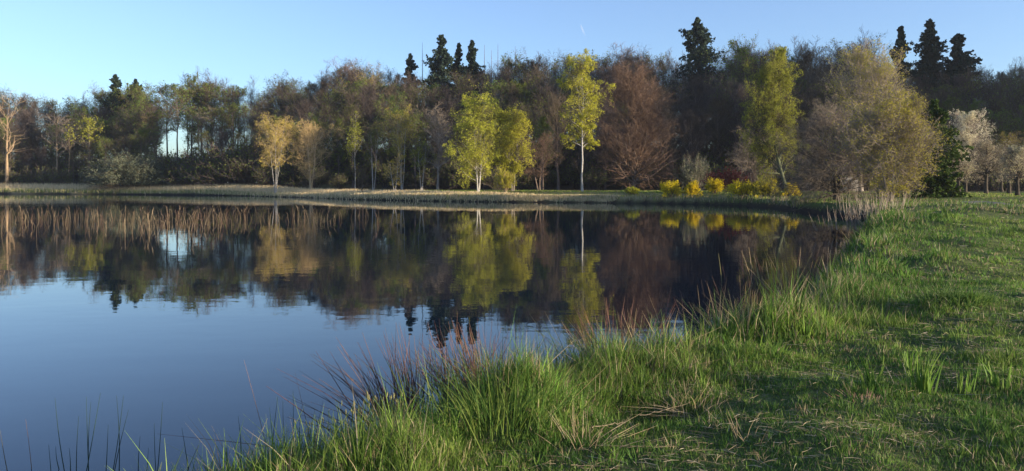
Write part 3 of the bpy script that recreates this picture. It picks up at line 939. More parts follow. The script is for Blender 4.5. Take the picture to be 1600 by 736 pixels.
def pick(px, row):
    u = rng.uniform()
    if px < 130: w = dict(bare=.35, brown=.2, olive=.3, spring=.15)
    elif px < 235: w = dict(bare=.1, brown=.15, olive=.35, spring=.4)
    elif px < 395: w = dict(pole=.8, bare=.2)
    elif px < 530: w = dict(bare=.2, brown=.2, olive=.35, spring=.25)
    elif px < 650: w = dict(bare=.2, brown=.25, olive=.3, spring=.15, gold=.1)
    elif px < 780: w = dict(bare=.25, brown=.25, olive=.35, spring=.15)
    elif px < 900: w = dict(bare=.25, olive=.35, spring=.3, brown=.1)
    elif px < 1060: w = dict(bare=.45, red=.15, brown=.2, olive=.2)
    elif px < 1150: w = dict(bare=.7, brown=.3)
    elif px < 1290: w = dict(bare=.2, brown=.25, spring=.25, olive=.3)
    elif px < 1400: w = dict(olive=.3, brown=.4, bare=.3)
    elif px < 1510: w = dict(bare=.5, spring=.3, brown=.2)
    else: w = dict(bare=.3, olive=.35, brown=.15, spring=.2)
    for k, v in w.items():
        u -= v
        if u <= 0: return k
    return k


for row in range(5):
    px = -120 + rng.uniform(0, 20)
    while px < 1720:
        eY = float(np.interp(px, [e[0] for e in EDGE], [e[1] for e in EDGE]))
        gap = 250 < px < 294
        Y = eY + row * 10 + rng.uniform(-3.5, 3.5)
        sk = float(np.interp(px, [e[0] for e in SKY], [e[1] for e in SKY]))
        hill = (4 - row)
        top = sk + hill * 14 + rng.uniform(-5, 14)
        if gap:
            top = sk + hill * 3 + rng.uniform(-4, 14)
        if not (gap and row not in (1, 3)) and not (294 <= px < 392 and row == 2):
            if row == 0 and not gap: top += rng.uniform(0, 30)
            wood_tree(px, Y, top, pick(px, row), row)
        px += rng.uniform(22, 40) * (150 / Y) ** 0.6 * (1.15 if gap else 1.0)
# trees that stand out on the skyline
for px, Y, top, kind in [(572, 182, 104, 'gold'), (1345, 105, 58, 'gold'), (1376, 101, 84, 'gold'), (1158, 150, 55, 'spring'), (1252, 150, 60, 'brown'),
                         (300, 196, 108, 'spring'), (215, 196, 128, 'spring'), (445, 176, 122, 'olive'), (985, 168, 68, 'red'), (545, 184, 92, 'red'), (1340, 140, 50, 'brown'),
                         (800, 176, 86, 'spring'), (828, 174, 80, 'olive')]:
    wood_tree(px, Y, top, kind, 4 if Y > 150 else 2)
for X_, Y_, H_, kd, t_ in [(46, -19, 10, 'bare', "crooked"), (48, -24, 10, 'bare', "slim")]:
    tm, cm = proto(kd)
    root = empty("meadow_tree", (X_, Y_, gz(X_, Y_) - 0.1), X_)
    root.scale = (H_ / 24 * 1.5, H_ / 24 * 1.5, H_ / 24)
    props(root, "%s tree on the meadow to the right of the picture" % t_, "tree", "trees beside the meadow outside the picture")
    link(bpy.data.objects.new("trunk", tm), root); link(bpy.data.objects.new("crown", cm), root)
OFF = []
for X_ in (118, 128, 138, 150):  # unseen trees on the added rise, placed to shade the wood
    Y_ = 90 + rng.uniform(0, 6) - 0.4 * (X_ - 118)
    while Y_ < 135:
        kd = ('bare', 'brown', 'olive', 'red')[int(rng.integers(0, 4))]
        tm, cm = proto(kd)
        root = empty(NAMES[kd], (X_ + rng.uniform(-3, 3), Y_, gz(X_, Y_) - 0.3), rng.uniform(0, 6.28))
        H_ = rng.uniform(19, 25); root.scale = (H_ / 24 * 1.25, H_ / 24 * 1.25, H_ / 24)
        props(root, "x", "tree", "unseen trees of the added right hillside outside the picture, " + LOOK[kd])
        link(bpy.data.objects.new("trunk", tm), root); link(bpy.data.objects.new("crown", cm), root)
        OFF.append((LOOK[kd] + ", unseen on the added hillside right of the picture", Y_ + X_ * 0.01, root))
        Y_ += rng.uniform(6.5, 9.5)
ORD = ["first", "second", "third", "fourth", "fifth", "sixth"]
sets = {}
for a_ in WOOD: sets.setdefault(a_[:3], []).append(a_)
for key, lst in sets.items():
    lst.sort(key=lambda a_: a_[3])
    for k, a_ in enumerate(lst):
        if len(lst) == 1: t_ = key[0]
        elif k == 0: t_ = "leftmost " + key[0]
        elif k == len(lst) - 1: t_ = "rightmost " + key[0]
        elif len(lst) == 3: t_ = "middle " + key[0]
        else: t_ = ORD[k] + " " + key[0] + " from left"
        a_[4]["label"] = "%s %s, %s" % (t_, key[1], key[2])
print("wood trees", n_wood)


def by_place(lst):
    """lst of (label, px, obj): things that look alike are told apart by their place"""
    sets_ = {}
    for a_ in lst: sets_.setdefault(a_[0], []).append(a_)
    for lab, l_ in sets_.items():
        l_.sort(key=lambda a_: a_[1])
        for k_, a_ in enumerate(l_):
            if len(l_) == 1: w_ = lab
            elif k_ == 0: w_ = "leftmost " + lab
            elif k_ == len(l_) - 1: w_ = "rightmost " + lab
            elif len(l_) == 3: w_ = "middle " + lab
            else: w_ = (ORD + ["seventh", "eighth", "ninth"])[k_] + " from left " + lab
            a_[2]["label"] = w_


by_place(OFF)


# undergrowth along and inside the wood
u = Geo()
UG = []
for v in range(3):
    UG.append(shrub_geo(1.0, 0.62, 500 + v, n=26, leafn=1, leafs=0.05, m2=8, m3=6, twig=0.006))
for row in range(4):
    px = -130
    while px < 1730:
        eY = float(np.interp(px, [e[0] for e in EDGE], [e[1] for e in EDGE]))
        Y = eY - 3 + row * 13 + rng.uniform(-3, 3)
        X = XY(px, Y)[0]
        st, cr = UG[int(rng.integers(0, 3))]
        gap = 235 < px < 395
        s = rng.uniform(3.0, 6.0) + (3 if row else 0)
        if gap: s = rng.uniform(7.5, 10.0)
        a = rng.uniform(0, 6.283); ca, sa = math.cos(a), math.sin(a)
        z0 = gz(X, Y) - 0.1
        for g in (st, cr):
            off = 0
            for vv, ff, mm in zip(g.v, g.f, g.m):
                v2 = vv * s
                v3 = np.stack([v2[:, 0] * ca - v2[:, 1] * sa + X, v2[:, 0] * sa + v2[:, 1] * ca + Y, v2[:, 2] + z0], -1)
                u.add(v3, ff - off, m=int(mm[0]))
                off += len(vv)
        px += rng.uniform(24, 44)
o = u.obj("undergrowth", [M['twig_purple'], M['leaf_olive']])
props(o, "tangled dark undergrowth at the foot of the wood", "undergrowth", kind="stuff")


# ------------------------------------------------------------------ blades: grass, reeds, rushes
def blade_arrays(x, y, z, h, w, bend, az, segs=2, lean_dir=None, r=None):
    """ribbons facing random ways, tapering, bending outwards; returns verts and quads"""
    r = r or rng
    N = len(x)
    K = segs + 1
    t = np.linspace(0, 1, K)
    cb = np.stack([np.cos(az), np.sin(az)], -1)
    faz = az + math.pi / 2 + r.normal(size=N) * 0.6
    side = np.stack([np.cos(faz), np.sin(faz)], -1)
    base = np.stack([x, y, z], -1)
    pts = np.zeros((N, K, 3))
    off = (t[None, :] ** 1.8) * (bend * h)[:, None]
    pts[:, :, 0] = base[:, 0:1] + cb[:, 0:1] * off
    pts[:, :, 1] = base[:, 1:2] + cb[:, 1:2] * off
    pts[:, :, 2] = base[:, 2:3] + t[None, :] * (h * np.sqrt(np.clip(1 - 0.45 * bend ** 2, 0.1, 1)))[:, None]
    wd = (w[:, None] * (1 - t[None, :] ** 1.6 * 0.92)) * 0.5
    L = pts.copy(); Rr = pts.copy()
    L[:, :, 0] -= side[:, 0:1] * wd; L[:, :, 1] -= side[:, 1:2] * wd
    Rr[:, :, 0] += side[:, 0:1] * wd; Rr[:, :, 1] += side[:, 1:2] * wd
    verts = np.stack([L, Rr], 2)
    i = np.arange(N * K * 2).reshape(N, K, 2)
    q = np.stack([i[:, :-1, 0], i[:, :-1, 1], i[:, 1:, 1], i[:, 1:, 0]], -1).reshape(-1, 4)
    return verts.reshape(-1, 3), q, K * 2


def vnoise(x, y, s, seed):
    r = np.random.default_rng(seed)
    v = 0
    for k in range(5):
        a = r.uniform(0, 6.28); ph = r.uniform(0, 6.28); q = r.uniform(0, 6.28); f = s * r.uniform(0.6, 1.7)
        u_ = x * math.cos(a) + y * math.sin(a); w_ = -x * math.sin(a) + y * math.cos(a)
        v = v + np.sin(u_ * f + ph + 1.3 * np.sin(w_ * f * 0.7 + q))
    return v / 5


def scatter(n, y0, y1, pmin=-60, pmax=1700, power=1.0):
    """points in the camera's fan between two distances"""
    yy = y0 + (y1 - y0) * rng.uniform(size=n) ** power
    pp = rng.uniform(pmin, pmax, n)
    return (pp - 800) / F * yy, yy


G_GREEN = np.array([(0.055, 0.125, 0.022), (0.085, 0.170, 0.028), (0.135, 0.215, 0.036), (0.17, 0.24, 0.045), (0.21, 0.26, 0.055)])
G_DRY = np.array([(0.34, 0.27, 0.15), (0.26, 0.20, 0.11), (0.42, 0.35, 0.22)])


def grass_layer(g, n, y0, y1, wid, hscale, power=1.0, segs=2, pmin=-60, pmax=1700):
    nc = max(50, int(n / 26))
    qx, qy = scatter(nc, y0, y1, pmin, pmax, power)
    qh = np.minimum(rng.lognormal(0.0, 0.38, nc), 2.0); qs = rng.uniform(0.025, 0.085, nc) * (0.6 + 0.07 * qy); qt = rng.normal(size=nc)
    qv = rng.lognormal(0.0, 0.25, nc); qd = rng.uniform(size=nc)
    own = rng.integers(0, nc, n)
    loose = rng.uniform(size=n) < 0.35
    ox, oy = rng.normal(size=n) * qs[own], rng.normal(size=n) * qs[own]
    lx_, ly_ = scatter(n, y0, y1, pmin, pmax, power)
    x = np.where(loose, lx_, qx[own] + ox); y = np.where(loose, ly_, qy[own] + oy)
    rr_ = np.hypot(ox, oy) / qs[own]
    hk = np.where(loose, 0.75, qh[own] * (1.25 - 0.25 * rr_))
    caz = np.arctan2(oy, ox) + rng.normal(size=n) * 0.5
    ct = np.where(loose, rng.normal(size=n), qt[own]); cv = np.where(loose, 1.0, qv[own]); cd = np.where(loose, 1.0, qd[own])
    d = shore_dist(x, y)
    keep = d > 0.06
    # keep the gravel path free
    for q in PATH[::4]:
        keep &= ~(np.hypot(x - q[0], y - q[1]) < 0.7)
    x, y, d = x[keep], y[keep], d[keep]
    hk, caz, ct, cv, loose, cd = hk[keep], caz[keep], ct[keep], cv[keep], loose[keep], cd[keep]
    z = ground_z(x, y)
    n = len(x)
    tall = (0.72 + 0.28 * sst(5.5, 8, y)) * np.exp(-(np.maximum(d - 0.3, 0) / (0.9 + 0.018 * y)) ** 2) * (y < 60)
    cl = vnoise(x, y, 5.0, 1) * 0.5 + vnoise(x, y, 1.6, 2) * 0.6      # clumping
    cl2 = vnoise(x, y, 14.0, 3)
    md = 0
    for mx, my, rx, ry, mh in MOUNDS:
        md = np.maximum(md, mh * 4.0 * np.exp(-((x - mx) / rx) ** 2 - ((y - my) / ry) ** 2))
    far = sst(12, 30, y)
    h = (0.03 + 0.04 * np.clip(cl + 0.3, 0, 1.4) + (0.21 - 0.05 * sst(8, 13, y)) * tall * np.clip(0.75 + cl * 0.9, 0.2, 1.7) + 0.13 * md * np.clip(0.8 + cl, 0.3, 1.5) + 0.03 * far) * hscale
    h *= rng.uniform(0.65, 1.25, n) * hk
    bend = np.clip(rng.normal(0.45, 0.25, n), 0, 1.1)
    az = np.where(loose, rng.uniform(0, 6.283, n), caz)
    ci = np.clip(((vnoise(x, y, 1.1, 4) + vnoise(x, y, 6.0, 5) * .6 + ct * 0.45 + rng.normal(size=n) * 0.2) * 1.2 + 2), 0, 4).astype(int)
    col = G_GREEN[ci] * rng.uniform(0.8, 1.2, (n, 1)) * cv[:, None]
    dryp = np.clip(0.06 + 0.16 * np.clip(vnoise(x, y, 2.3, 6) + 0.1, 0, 1) + 0.13 * tall, 0, 1)
    dryp = dryp + (y > 28) * 0.12
    dryp = dryp + (cd < 0.05) * 0.7
    dm = rng.uniform(size=n) < dryp
    col[dm] = G_DRY[rng.integers(0, 3, dm.sum())] * rng.uniform(0.7, 1.1, (dm.sum(), 1))
    w = wid * rng.uniform(0.7, 1.4, n) * (1 + 0.5 * tall)
    v, q, k = blade_arrays(x, y, z - 0.01, h, w, bend, az, segs)
    g.add(v, q, c=np.repeat(col, k, axis=0))


g = Geo()
grass_layer(g, 170000, 3.6, 7.5, 0.006, 1.0, 0.9, segs=3)
grass_layer(g, 160000, 7.0, 13, 0.009, 1.0, 0.9)
grass_layer(g, 120000, 12.5, 26, 0.016, 1.05, 0.9)
grass_layer(g, 70000, 25, 64, 0.030, 1.2, 0.9)
for (nt_, ya, yb, wd_) in ((12000, 3.6, 8, 0.0026), (9000, 8, 16, 0.005), (4000, 16, 34, 0.012)):
    x, y = scatter(nt_, ya, yb, -60, 1700)
    d = shore_dist(x, y)
    k_ = (d > 0.5) & (vnoise(x, y, 2.6, 8) + 0.35 * rng.normal(size=nt_) > 0.12)
    x, y = x[k_], y[k_]; n = len(x)
    L_ = rng.uniform(0.04, 0.16, n) * (wd_ / 0.0026) ** 0.5
    az = rng.uniform(0, 6.283, n)
    z = ground_z(x, y) + rng.uniform(0.01, 0.035, n)
    dx, dy = np.cos(az) * L_ / 2, np.sin(az) * L_ / 2
    pl_ = np.stack([np.stack([x - dx, y - dy, z], -1), np.stack([x, y, z + L_ * rng.uniform(-.03, .08, n)], -1), np.stack([x + dx, y + dy, z + L_ * rng.uniform(-.1, .1, n)], -1)], 1)
    v, q = tubes(pl_, np.outer(np.full(n, wd_ * 0.5), [1, 1, .4]), 2)
    g.add(v, q, c=np.repeat(np.array([(0.42, 0.34, 0.22), (0.30, 0.24, 0.15), (0.5, 0.43, 0.32), (0.22, 0.17, 0.11)])[rng.integers(0, 4, n)], 6, axis=0))
o = g.obj("grass", [M['blades']])
props(o, "green meadow grass with dry straw on the near bank", "grass", kind="stuff")

# grass of the far bank and lawn (short, broad clumps seen from afar)
g = Geo()
x, y = scatter(90000, 62, 128, 640, 1700)
d = shore_dist(x, y); keep = (d > 0.1) & (d < 26)
x, y, d = x[keep], y[keep], d[keep]; n = len(x)
h = (0.12 + 0.42 * np.exp(-(d / 1.6) ** 2)) * rng.uniform(0.5, 1.3, n)
col = G_GREEN[rng.integers(0, 5, n)] * rng.uniform(0.8, 1.3, (n, 1)) * np.array([1.15, 1.05, 0.9])
dm = rng.uniform(size=n) < (0.15 + 0.5 * np.exp(-(d / 2.2) ** 2))
col[dm] = G_DRY[rng.integers(0, 3, dm.sum())]
v, q, k = blade_arrays(x, y, ground_z(x, y), h, 0.05 * rng.uniform(0.6, 1.4, n), np.clip(rng.normal(0.3, 0.2, n), 0, 1), rng.uniform(0, 6.283, n), 2)
g.add(v, q, c=np.repeat(col, k, axis=0))
o = g.obj("bank_grass", [M['blades']])
props(o, "rough grass covering the far bank and lawn", "grass", kind="stuff")

# pale reed bed of the far left bank
g = Geo()
n = 70000
pp = rng.uniform(-120, 900, n)
t = rng.uniform(size=n)
# walk along the far shore
sx_ = SHORE[28:40]
ss = np.linspace(0, len(sx_) - 1, n); rng.shuffle(ss)
bx = np.interp(ss, range(len(sx_)), sx_[:, 0]); by = np.interp(ss, range(len(sx_)), sx_[:, 1])
dep = rng.uniform(size=n) ** 1.2 * np.interp(bx, [-150, -60, -20, 5], [16, 12, 6, 2.0])
x = bx + rng.normal(size=n) * 0.3 + 0.25 * dep; y = by + dep + 0.1
d = shore_dist(x, y); keep = d > -0.2
x, y, d = x[keep], y[keep], d[keep]; n = len(x)
hm = np.interp(x, [-150, -100, -60, -35, -20, 5], [1.5, 1.4, 1.0, 0.75, 0.6, 0.4])
green = (d < 2.5) & (rng.uniform(size=n) < np.interp(x, [-60, -35], [0.75, 0.15]))
h = hm * np.where(d < 2.5, 0.62, 1.0) * rng.uniform(0.7, 1.15, n)
col = np.array([(0.70, 0.55, 0.32), (0.78, 0.64, 0.40), (0.58, 0.45, 0.26)])[rng.integers(0, 3, n)]
col[green] = np.array([(0.16, 0.20, 0.06), (0.24, 0.26, 0.09)])[rng.integers(0, 2, green.sum())]
v, q, k = blade_arrays(x, y, np.maximum(ground_z(x, y), 0) - 0.05, h, 0.06 * rng.uniform(0.5, 1.3, n), np.clip(rng.normal(0.12, 0.1, n), 0, .6), rng.uniform(0, 6.283, n), 2)
g.add(v, q, c=np.repeat(col, k, axis=0))
o = g.obj("reeds", [M['reed']])
props(o, "pale dry reed bed lining the far left bank", "reeds", kind="stuff")

# broken dead reeds standing in the water on the left
g = Geo()
stems = []
cl = []
while len(cl) < 64:
    px = rng.uniform(-30, 600); py = rng.uniform(338, 364) if px < 320 else rng.uniform(336, 352)
    if rng.uniform() > (1.0 if px < 170 else (0.7 if px < 400 else 0.5)): continue
    Y = EYE * F / (py - HOR)
    cl.append((XY(px, Y)[0], Y, px))
for (cx_, cy_, px) in cl:
    for k in range(int(np.clip(rng.lognormal(2.0, 0.6), 2, 22))):
        x0 = cx_ + rng.normal() * 0.7; y0 = cy_ + rng.normal() * 1.6
        hh = rng.uniform(0.3, 0.95)
        az = rng.uniform(0, 6.283); ln = rng.uniform(0.0, 0.45)
        p0 = np.array([x0, y0, -0.1]); p1 = p0 + np.array([math.cos(az) * ln * hh * .4, math.sin(az) * ln * hh * .4, hh * 0.55])
        az2 = az + rng.normal() * 0.8; l2 = rng.uniform(0.0, 0.4)
        p2 = p1 + np.array([math.cos(az2) * l2 * hh * .6, math.sin(az2) * l2 * hh * .6, hh * 0.45])
        p3 = p2 + np.array([math.cos(az2) * 0.22, math.sin(az2) * 0.10, rng.uniform(-0.30, 0.25)])
        stems.append([p0, p1, p2, p3])
S = np.array(stems)
Rr = np.outer(rng.uniform(0.004, 0.0095, len(S)), [1, .9, .8, .4])
v, q = tubes(S, Rr, 3)
cc = np.array([(0.23, 0.17, 0.11), (0.16, 0.12, 0.08), (0.31, 0.24, 0.155), (0.17, 0.11, 0.08)])[rng.integers(0, 4, len(S))]
g.add(v, q, c=np.repeat(cc, 12, axis=0))
# a few drooping dry leaves on them
S3 = S[::3]; cc3 = cc[::3]
pi = S3[:, 2] + rng.normal(size=(len(S3), 3)) * 0.05
lx = pi[:, 0]; ly = pi[:, 1]; lz = pi[:, 2]
v, q, k = blade_arrays(lx, ly, lz, rng.uniform(0.15, 0.4, len(S3)), np.full(len(S3), 0.025), rng.uniform(0.3, 0.9, len(S3)), rng.uniform(0, 6.283, len(S3)), 2)
g.add(v, q, c=np.repeat(cc3 * 0.9, k, axis=0))
o = g.obj("dead_reeds", [M['reed']])
props(o, "broken dead reeds standing in the shallow water", "reeds", kind="stuff")


def clump(name, cat, label, x, y, n, h, spread, w, cols, tilt=0.3, bend=0.25, mat='stem', group=None, z=None, tiltdir=None, tube=True, seed=0):
    """a tuft of stems from one root; local coordinates"""
    r = np.random.default_rng(900 + seed)
    X = np.array(cols)
    g = Geo()
    bx = r.normal(size=n) * spread; by = r.normal(size=n) * spread
    az = np.arctan2(by, bx) + r.normal(size=n) * 0.7
    if tiltdir is not None:
        az = np.where(r.uniform(size=n) < 0.65, tiltdir + r.normal(size=n) * 0.6, az)
    hh = h * r.uniform(0.45, 1.1, n)
    tl = np.abs(r.normal(size=n)) * tilt
    K = 5
    t = np.linspace(0, 1, K)
    b_ = bend * np.abs(r.normal(size=n))
    off = (tl[:, None] * t + b_[:, None] * t ** 2.2) * hh[:, None]
    pts = np.stack([bx[:, None] + np.cos(az)[:, None] * off, by[:, None] + np.sin(az)[:, None] * off, t * hh[:, None] * np.sqrt(np.clip(1 - 0.5 * (tl + b_) ** 2, .1, 1))[:, None] - 0.04], -1)
    rad = np.outer(w * 0.5 * r.uniform(0.7, 1.2, n), 1 - 0.8 * t ** 2)
    v, q = tubes(pts, rad, 3 if tube else 2, r)
    c = X[r.integers(0, len(X), n)] * r.uniform(0.8, 1.2, (n, 1))
    g.add(v, q, c=np.repeat(c, K * (3 if tube else 2), axis=0))
    o = g.obj(name, [M[mat]])
    zz = z if z is not None else gz(x, y)
    o.location = (x, y, max(zz, -0.15))
    props(o, label, cat, group)
    return o


RUSH = [(0.10, 0.045, 0.040), (0.13, 0.065, 0.05), (0.06, 0.04, 0.035), (0.16, 0.09, 0.06)]
STRAW = [(0.40, 0.31, 0.17), (0.30, 0.22, 0.12), (0.20, 0.20, 0.07)]
GREENR = [(0.025, 0.05, 0.02), (0.04, 0.07, 0.03), (0.05, 0.05, 0.03)]
rg = "rush clumps on the near shore"
clump("rush_clump", "rushes", "dark reddish rush clump leaning left over the open water, nearest of the big rush clumps", -0.80, 6.2, 200, 1.0, 0.10, 0.011, RUSH, 0.55, 0.25, tiltdir=2.9, seed=1, group=rg)
clump("rush_clump", "rushes", "reddish brown rush clump behind the straw coloured tussock at the water's edge", -0.28, 7.0, 260, 0.95, 0.16, 0.011, RUSH + [(0.18, 0.09, 0.055)], 0.35, 0.2, tiltdir=2.6, seed=2, group=rg)
clump("rush_clump", "rushes", "sparse tawny rush clump between the reddish clump and the tall rushes further right", 0.4, 7.9, 90, 0.7, 0.2, 0.008, RUSH + STRAW, 0.4, 0.3, seed=3, group=rg)
clump("rush_clump", "rushes", "tall reddish rush clump in front of the domed brown tree's reflection", 1.20, 8.7, 170, 0.95, 0.18, 0.011, RUSH + [(0.20, 0.10, 0.06)], 0.3, 0.15, seed=4, group=rg)
clump("rush_clump", "rushes", "grey brown rush clump right of the tall reddish clump", 2.3, 9.8, 80, 0.9, 0.35, 0.008, RUSH + STRAW, 0.2, 0.15, seed=5, group=rg)
clump("rush_clump", "rushes", "thin brown rushes at the water left of the bright green bank", 3.7, 11.8, 70, 0.95, 0.4, 0.009, RUSH + STRAW, 0.2, 0.15, seed=6, group=rg)
clump("rush_clump", "rushes", "dusky rushes along the water beyond the bright green bank", 6.2, 17.0, 90, 0.9, 0.6, 0.012, RUSH + STRAW, 0.2, 0.15, seed=7, group=rg)
clump("rush_clump", "rushes", "pale dry rushes at the bend of the bank below the leafing tree", 18.3, 38.8, 160, 1.2, 0.9, 0.022, [(0.42, 0.35, 0.26), (0.34, 0.27, 0.2), (0.25, 0.2, 0.15)], 0.2, 0.1, seed=8, group=rg)
clump("rush_clump", "rushes", "grey straw coloured rushes left of the bend, over the hut's reflection", 14.6, 32, 130, 0.95, 0.8, 0.016, [(0.30, 0.25, 0.19), (0.22, 0.16, 0.12)], 0.2, 0.1, seed=9, group=rg)
# tussocks
tg_ = "grass tussocks on the near bank"
clump("grass_tussock", "tussock", "large tussock with a straw coloured top and green skirt by the reddish rushes", -0.05, 6.5, 420, 0.62, 0.20, 0.006, STRAW + [(0.10, 0.16, 0.03), (0.08, 0.13, 0.03)], 0.5, 0.45, 'blades', tg_, tube=False, seed=20)
clump("grass_tussock", "tussock", "tan and green tussock left of the bright bank, right of the tall rushes", 3.0, 9.7, 420, 0.60, 0.22, 0.008, STRAW + [(0.13, 0.18, 0.04)], 0.4, 0.4, 'blades', tg_, tube=False, seed=21)
clump("grass_tussock", "tussock", "pale drooping straw tuft at the edge of the dark hollow in the near grass", 1.45, 6.2, 200, 0.24, 0.10, 0.005, [(0.5, 0.4, 0.25), (0.4, 0.3, 0.18)], 0.9, 0.8, 'blades', tg_, tube=False, seed=22)
clump("grass_tussock", "tussock", "small round dark green tussock alone on the short meadow", 5.75, 10.0, 420, 0.22, 0.20, 0.010, [(0.07, 0.13, 0.03), (0.11, 0.16, 0.04)], 0.6, 0.4, 'blades', tg_, tube=False, seed=23)
clump("grass_tussock", "tussock", "leafy green tussock in front of the straw topped tussock", -0.1, 5.5, 420, 0.48, 0.24, 0.006, [(0.07, 0.14, 0.025), (0.11, 0.18, 0.035), (0.15, 0.2, 0.04)], 0.4, 0.35, 'blades', tg_, tube=False, seed=24)
clump("grass_tussock", "tussock", "dull green tussock with dead stems behind the dark hollow", 1.1, 7.6, 420, 0.52, 0.32, 0.007, [(0.07, 0.12, 0.03), (0.10, 0.15, 0.035)] + STRAW[:1], 0.4, 0.4, 'blades', tg_, tube=False, seed=25)
# iris sheaves on the right
ig = "iris sheaves on the short meadow"
for k, (px, py, h, n, lab) in enumerate([(1364, 590, 0.26, 26, "leftmost iris sheaf of upright green leaves on the short grass"),
                                         (1440, 598, 0.34, 48, "tallest iris sheaf of bright green leaves beside the dead white stalks"),
                                         (1422, 566, 0.22, 14, "short iris sheaf just behind the tallest one"),
                                         (1506, 596, 0.26, 16, "sparse iris sheaf right of the tallest one"),
                                         (1566, 594, 0.26, 14, "rightmost iris sheaf near the right edge"),
                                         (1299, 582, 0.12, 8, "tiny iris sheaf left of all others")]):
    Y = (EYE - 0.6) * F / (py - HOR)
    X = XY(px, Y)[0]
    clump("iris_clump", "plant", lab, X, Y, n, h * 1.1, 0.035, 0.016, [(0.13, 0.24, 0.03), (0.10, 0.19, 0.03), (0.18, 0.27, 0.05)], 0.13, 0.18, 'blades', ig, tube=False, seed=30 + k)
# dead stalks and litter
lg = "dead plant litter on the short grass"
for k, (px, py, h, n, cols, lab, tl) in enumerate([
        (1420, 590, 0.26, 16, [(0.45, 0.42, 0.38), (0.35, 0.32, 0.28)], "whitish dead stalks lying flat at the foot of the tallest iris sheaf", 1.8),
        (1345, 612, 0.12, 60, [(0.45, 0.28, 0.22), (0.38, 0.22, 0.17)], "pinkish brown curled dead leaf tuft lying on the grass", 0.9),
        (1165, 668, 0.24, 26, [(0.36, 0.29, 0.19), (0.25, 0.2, 0.13)], "tangle of thin dry stems on the grass below the bright tussocks", 1.8),
        (910, 670, 0.28, 60, [(0.50, 0.40, 0.26), (0.40, 0.31, 0.2)], "straw coloured patch of broken stems at the foot of the big tussock", 1.6),
        (1380, 500, 0.14, 40, [(0.36, 0.26, 0.2), (0.26, 0.19, 0.15)], "small brown leaf heap on the short meadow", 1.2),
        (1530, 700, 0.16, 9, [(0.5, 0.42, 0.3)], "a few pale dry blades near the bottom right corner", 1.2),
        (1450, 480, 0.2, 30, [(0.36, 0.28, 0.2)], "scatter of dry stalks left of the round tussock", 1.8)]):
    Y = (EYE - 0.6) * F / (py - HOR)
    X = XY(px, Y)[0]
    clump("dry_stalks", "dead stalks", lab, X, Y, n, h, 0.07, 0.006, cols, tl, 0.3, 'reed', lg, tube=True, seed=50 + k)
# fallen twigs
M['twig_dead'] = bark("twig_dead", (0.20, 0.155, 0.10), (0.34, 0.27, 0.18), bump=0)


def twig(label, pts, rad, side=5, seed=0):
    r = np.random.default_rng(seed)
    pts = np.array(pts, float)
    o0 = pts[0].copy()
    pp = pts - o0
    tt_ = np.linspace(0, len(pp) - 1, 12)
    pl = np.stack([np.interp(tt_, range(len(pp)), pp[:, k]) for k in range(3)], -1) + r.normal(size=(12, 3)) * 0.0035
    g = Geo()
    Rr = np.linspace(rad, rad * 0.4, 12)[None]
    g.add(*tubes(pl[None], Rr, 5, r))
    C, RR = grow(pl[None], Rr, side, 0.3, 1.0, 0.6, 0.35, 4, 0.1, 0.2, 0.6, r, rmin=0.001)
    g.add(*tubes(C, RR, 3, r))
    o = g.obj("fallen_twig", [M['twig_dead']])
    o.location = o0
    props(o, label, "twig", "fallen twigs in the near grass")
    return o


def gp(px, py, Y, dz=0.0):
    X = XY(px, Y)[0]
    return (X, Y, EYE - (py - HOR) / F * Y + dz)


twig("long curved tan twig lying across the near left tussock with seedy end", [gp(765, 632, 5.9), gp(720, 660, 5.85), gp(695, 664, 5.8), gp(645, 664, 5.75)], 0.0045, 9, 1)
twig("short pale twig across the straw patch at the foot of the big tussock", [gp(925, 668, 5.35), gp(950, 664, 5.4), gp(975, 660, 5.45)], 0.004, 3, 2)
twig("long thin dry stem lying in the bottom centre grass", [gp(890, 726, 4.6), gp(940, 728, 4.62), gp(1010, 735, 4.55)], 0.0025, 3, 3)
twig("slender pale twig lying beyond the dark hollow of the near grass", [gp(1000, 650, 6.0), gp(1040, 640, 6.1), gp(1080, 628, 6.2)], 0.0035, 4, 4)

# emergent rush stems in the lower left
BUL = []
st_px = [(0, 672, 12, 736, 'o'), (40, 655, 50, 740, 't'), (76, 695, 80, 745, 'g'), (86, 622, 103, 745, 'g'), (87, 698, 96, 745, 'g'), (123, 650, 121, 745, 'g'), (135, 620, 139, 745, 'g'), (142, 628, 138, 748, 'g'),
         (157, 614, 132, 750, 'g'), (169, 664, 165, 745, 'g'), (182, 618, 186, 745, 'g'), (193, 618, 173, 750, 'g'), (201, 640, 178, 745, 'g'), (219, 682, 216, 745, 'g'), (241, 662, 246, 750, 'g'),
         (254, 628, 245, 750, 'g'), (284, 668, 296, 745, 'g'), (310, 696, 292, 745, 'g'), (381, 562, 414, 690, 't'), (434, 620, 426, 700, 'g'), (461, 582, 486, 690, 'd'), (458, 610, 456, 700, 'g'),
         (505, 626, 492, 690, 'd'), (530, 622, 524, 690, 'g'), (562, 618, 540, 680, 'd'), (563, 640, 562, 700, 'g'), (580, 650, 576, 700, 'g'), (442, 626, 446, 700, 'g'), (471, 634, 470, 690, 'g'),
         (355, 700, 352, 745, 'g'), (372, 650, 376, 720, 'g'), (108, 700, 110, 745, 'g'), (232, 700, 228, 748, 'g')]
STC = dict(g=(0.022, 0.045, 0.022), o=(0.12, 0.10, 0.05), t=(0.24, 0.13, 0.07), d=(0.035, 0.03, 0.035))
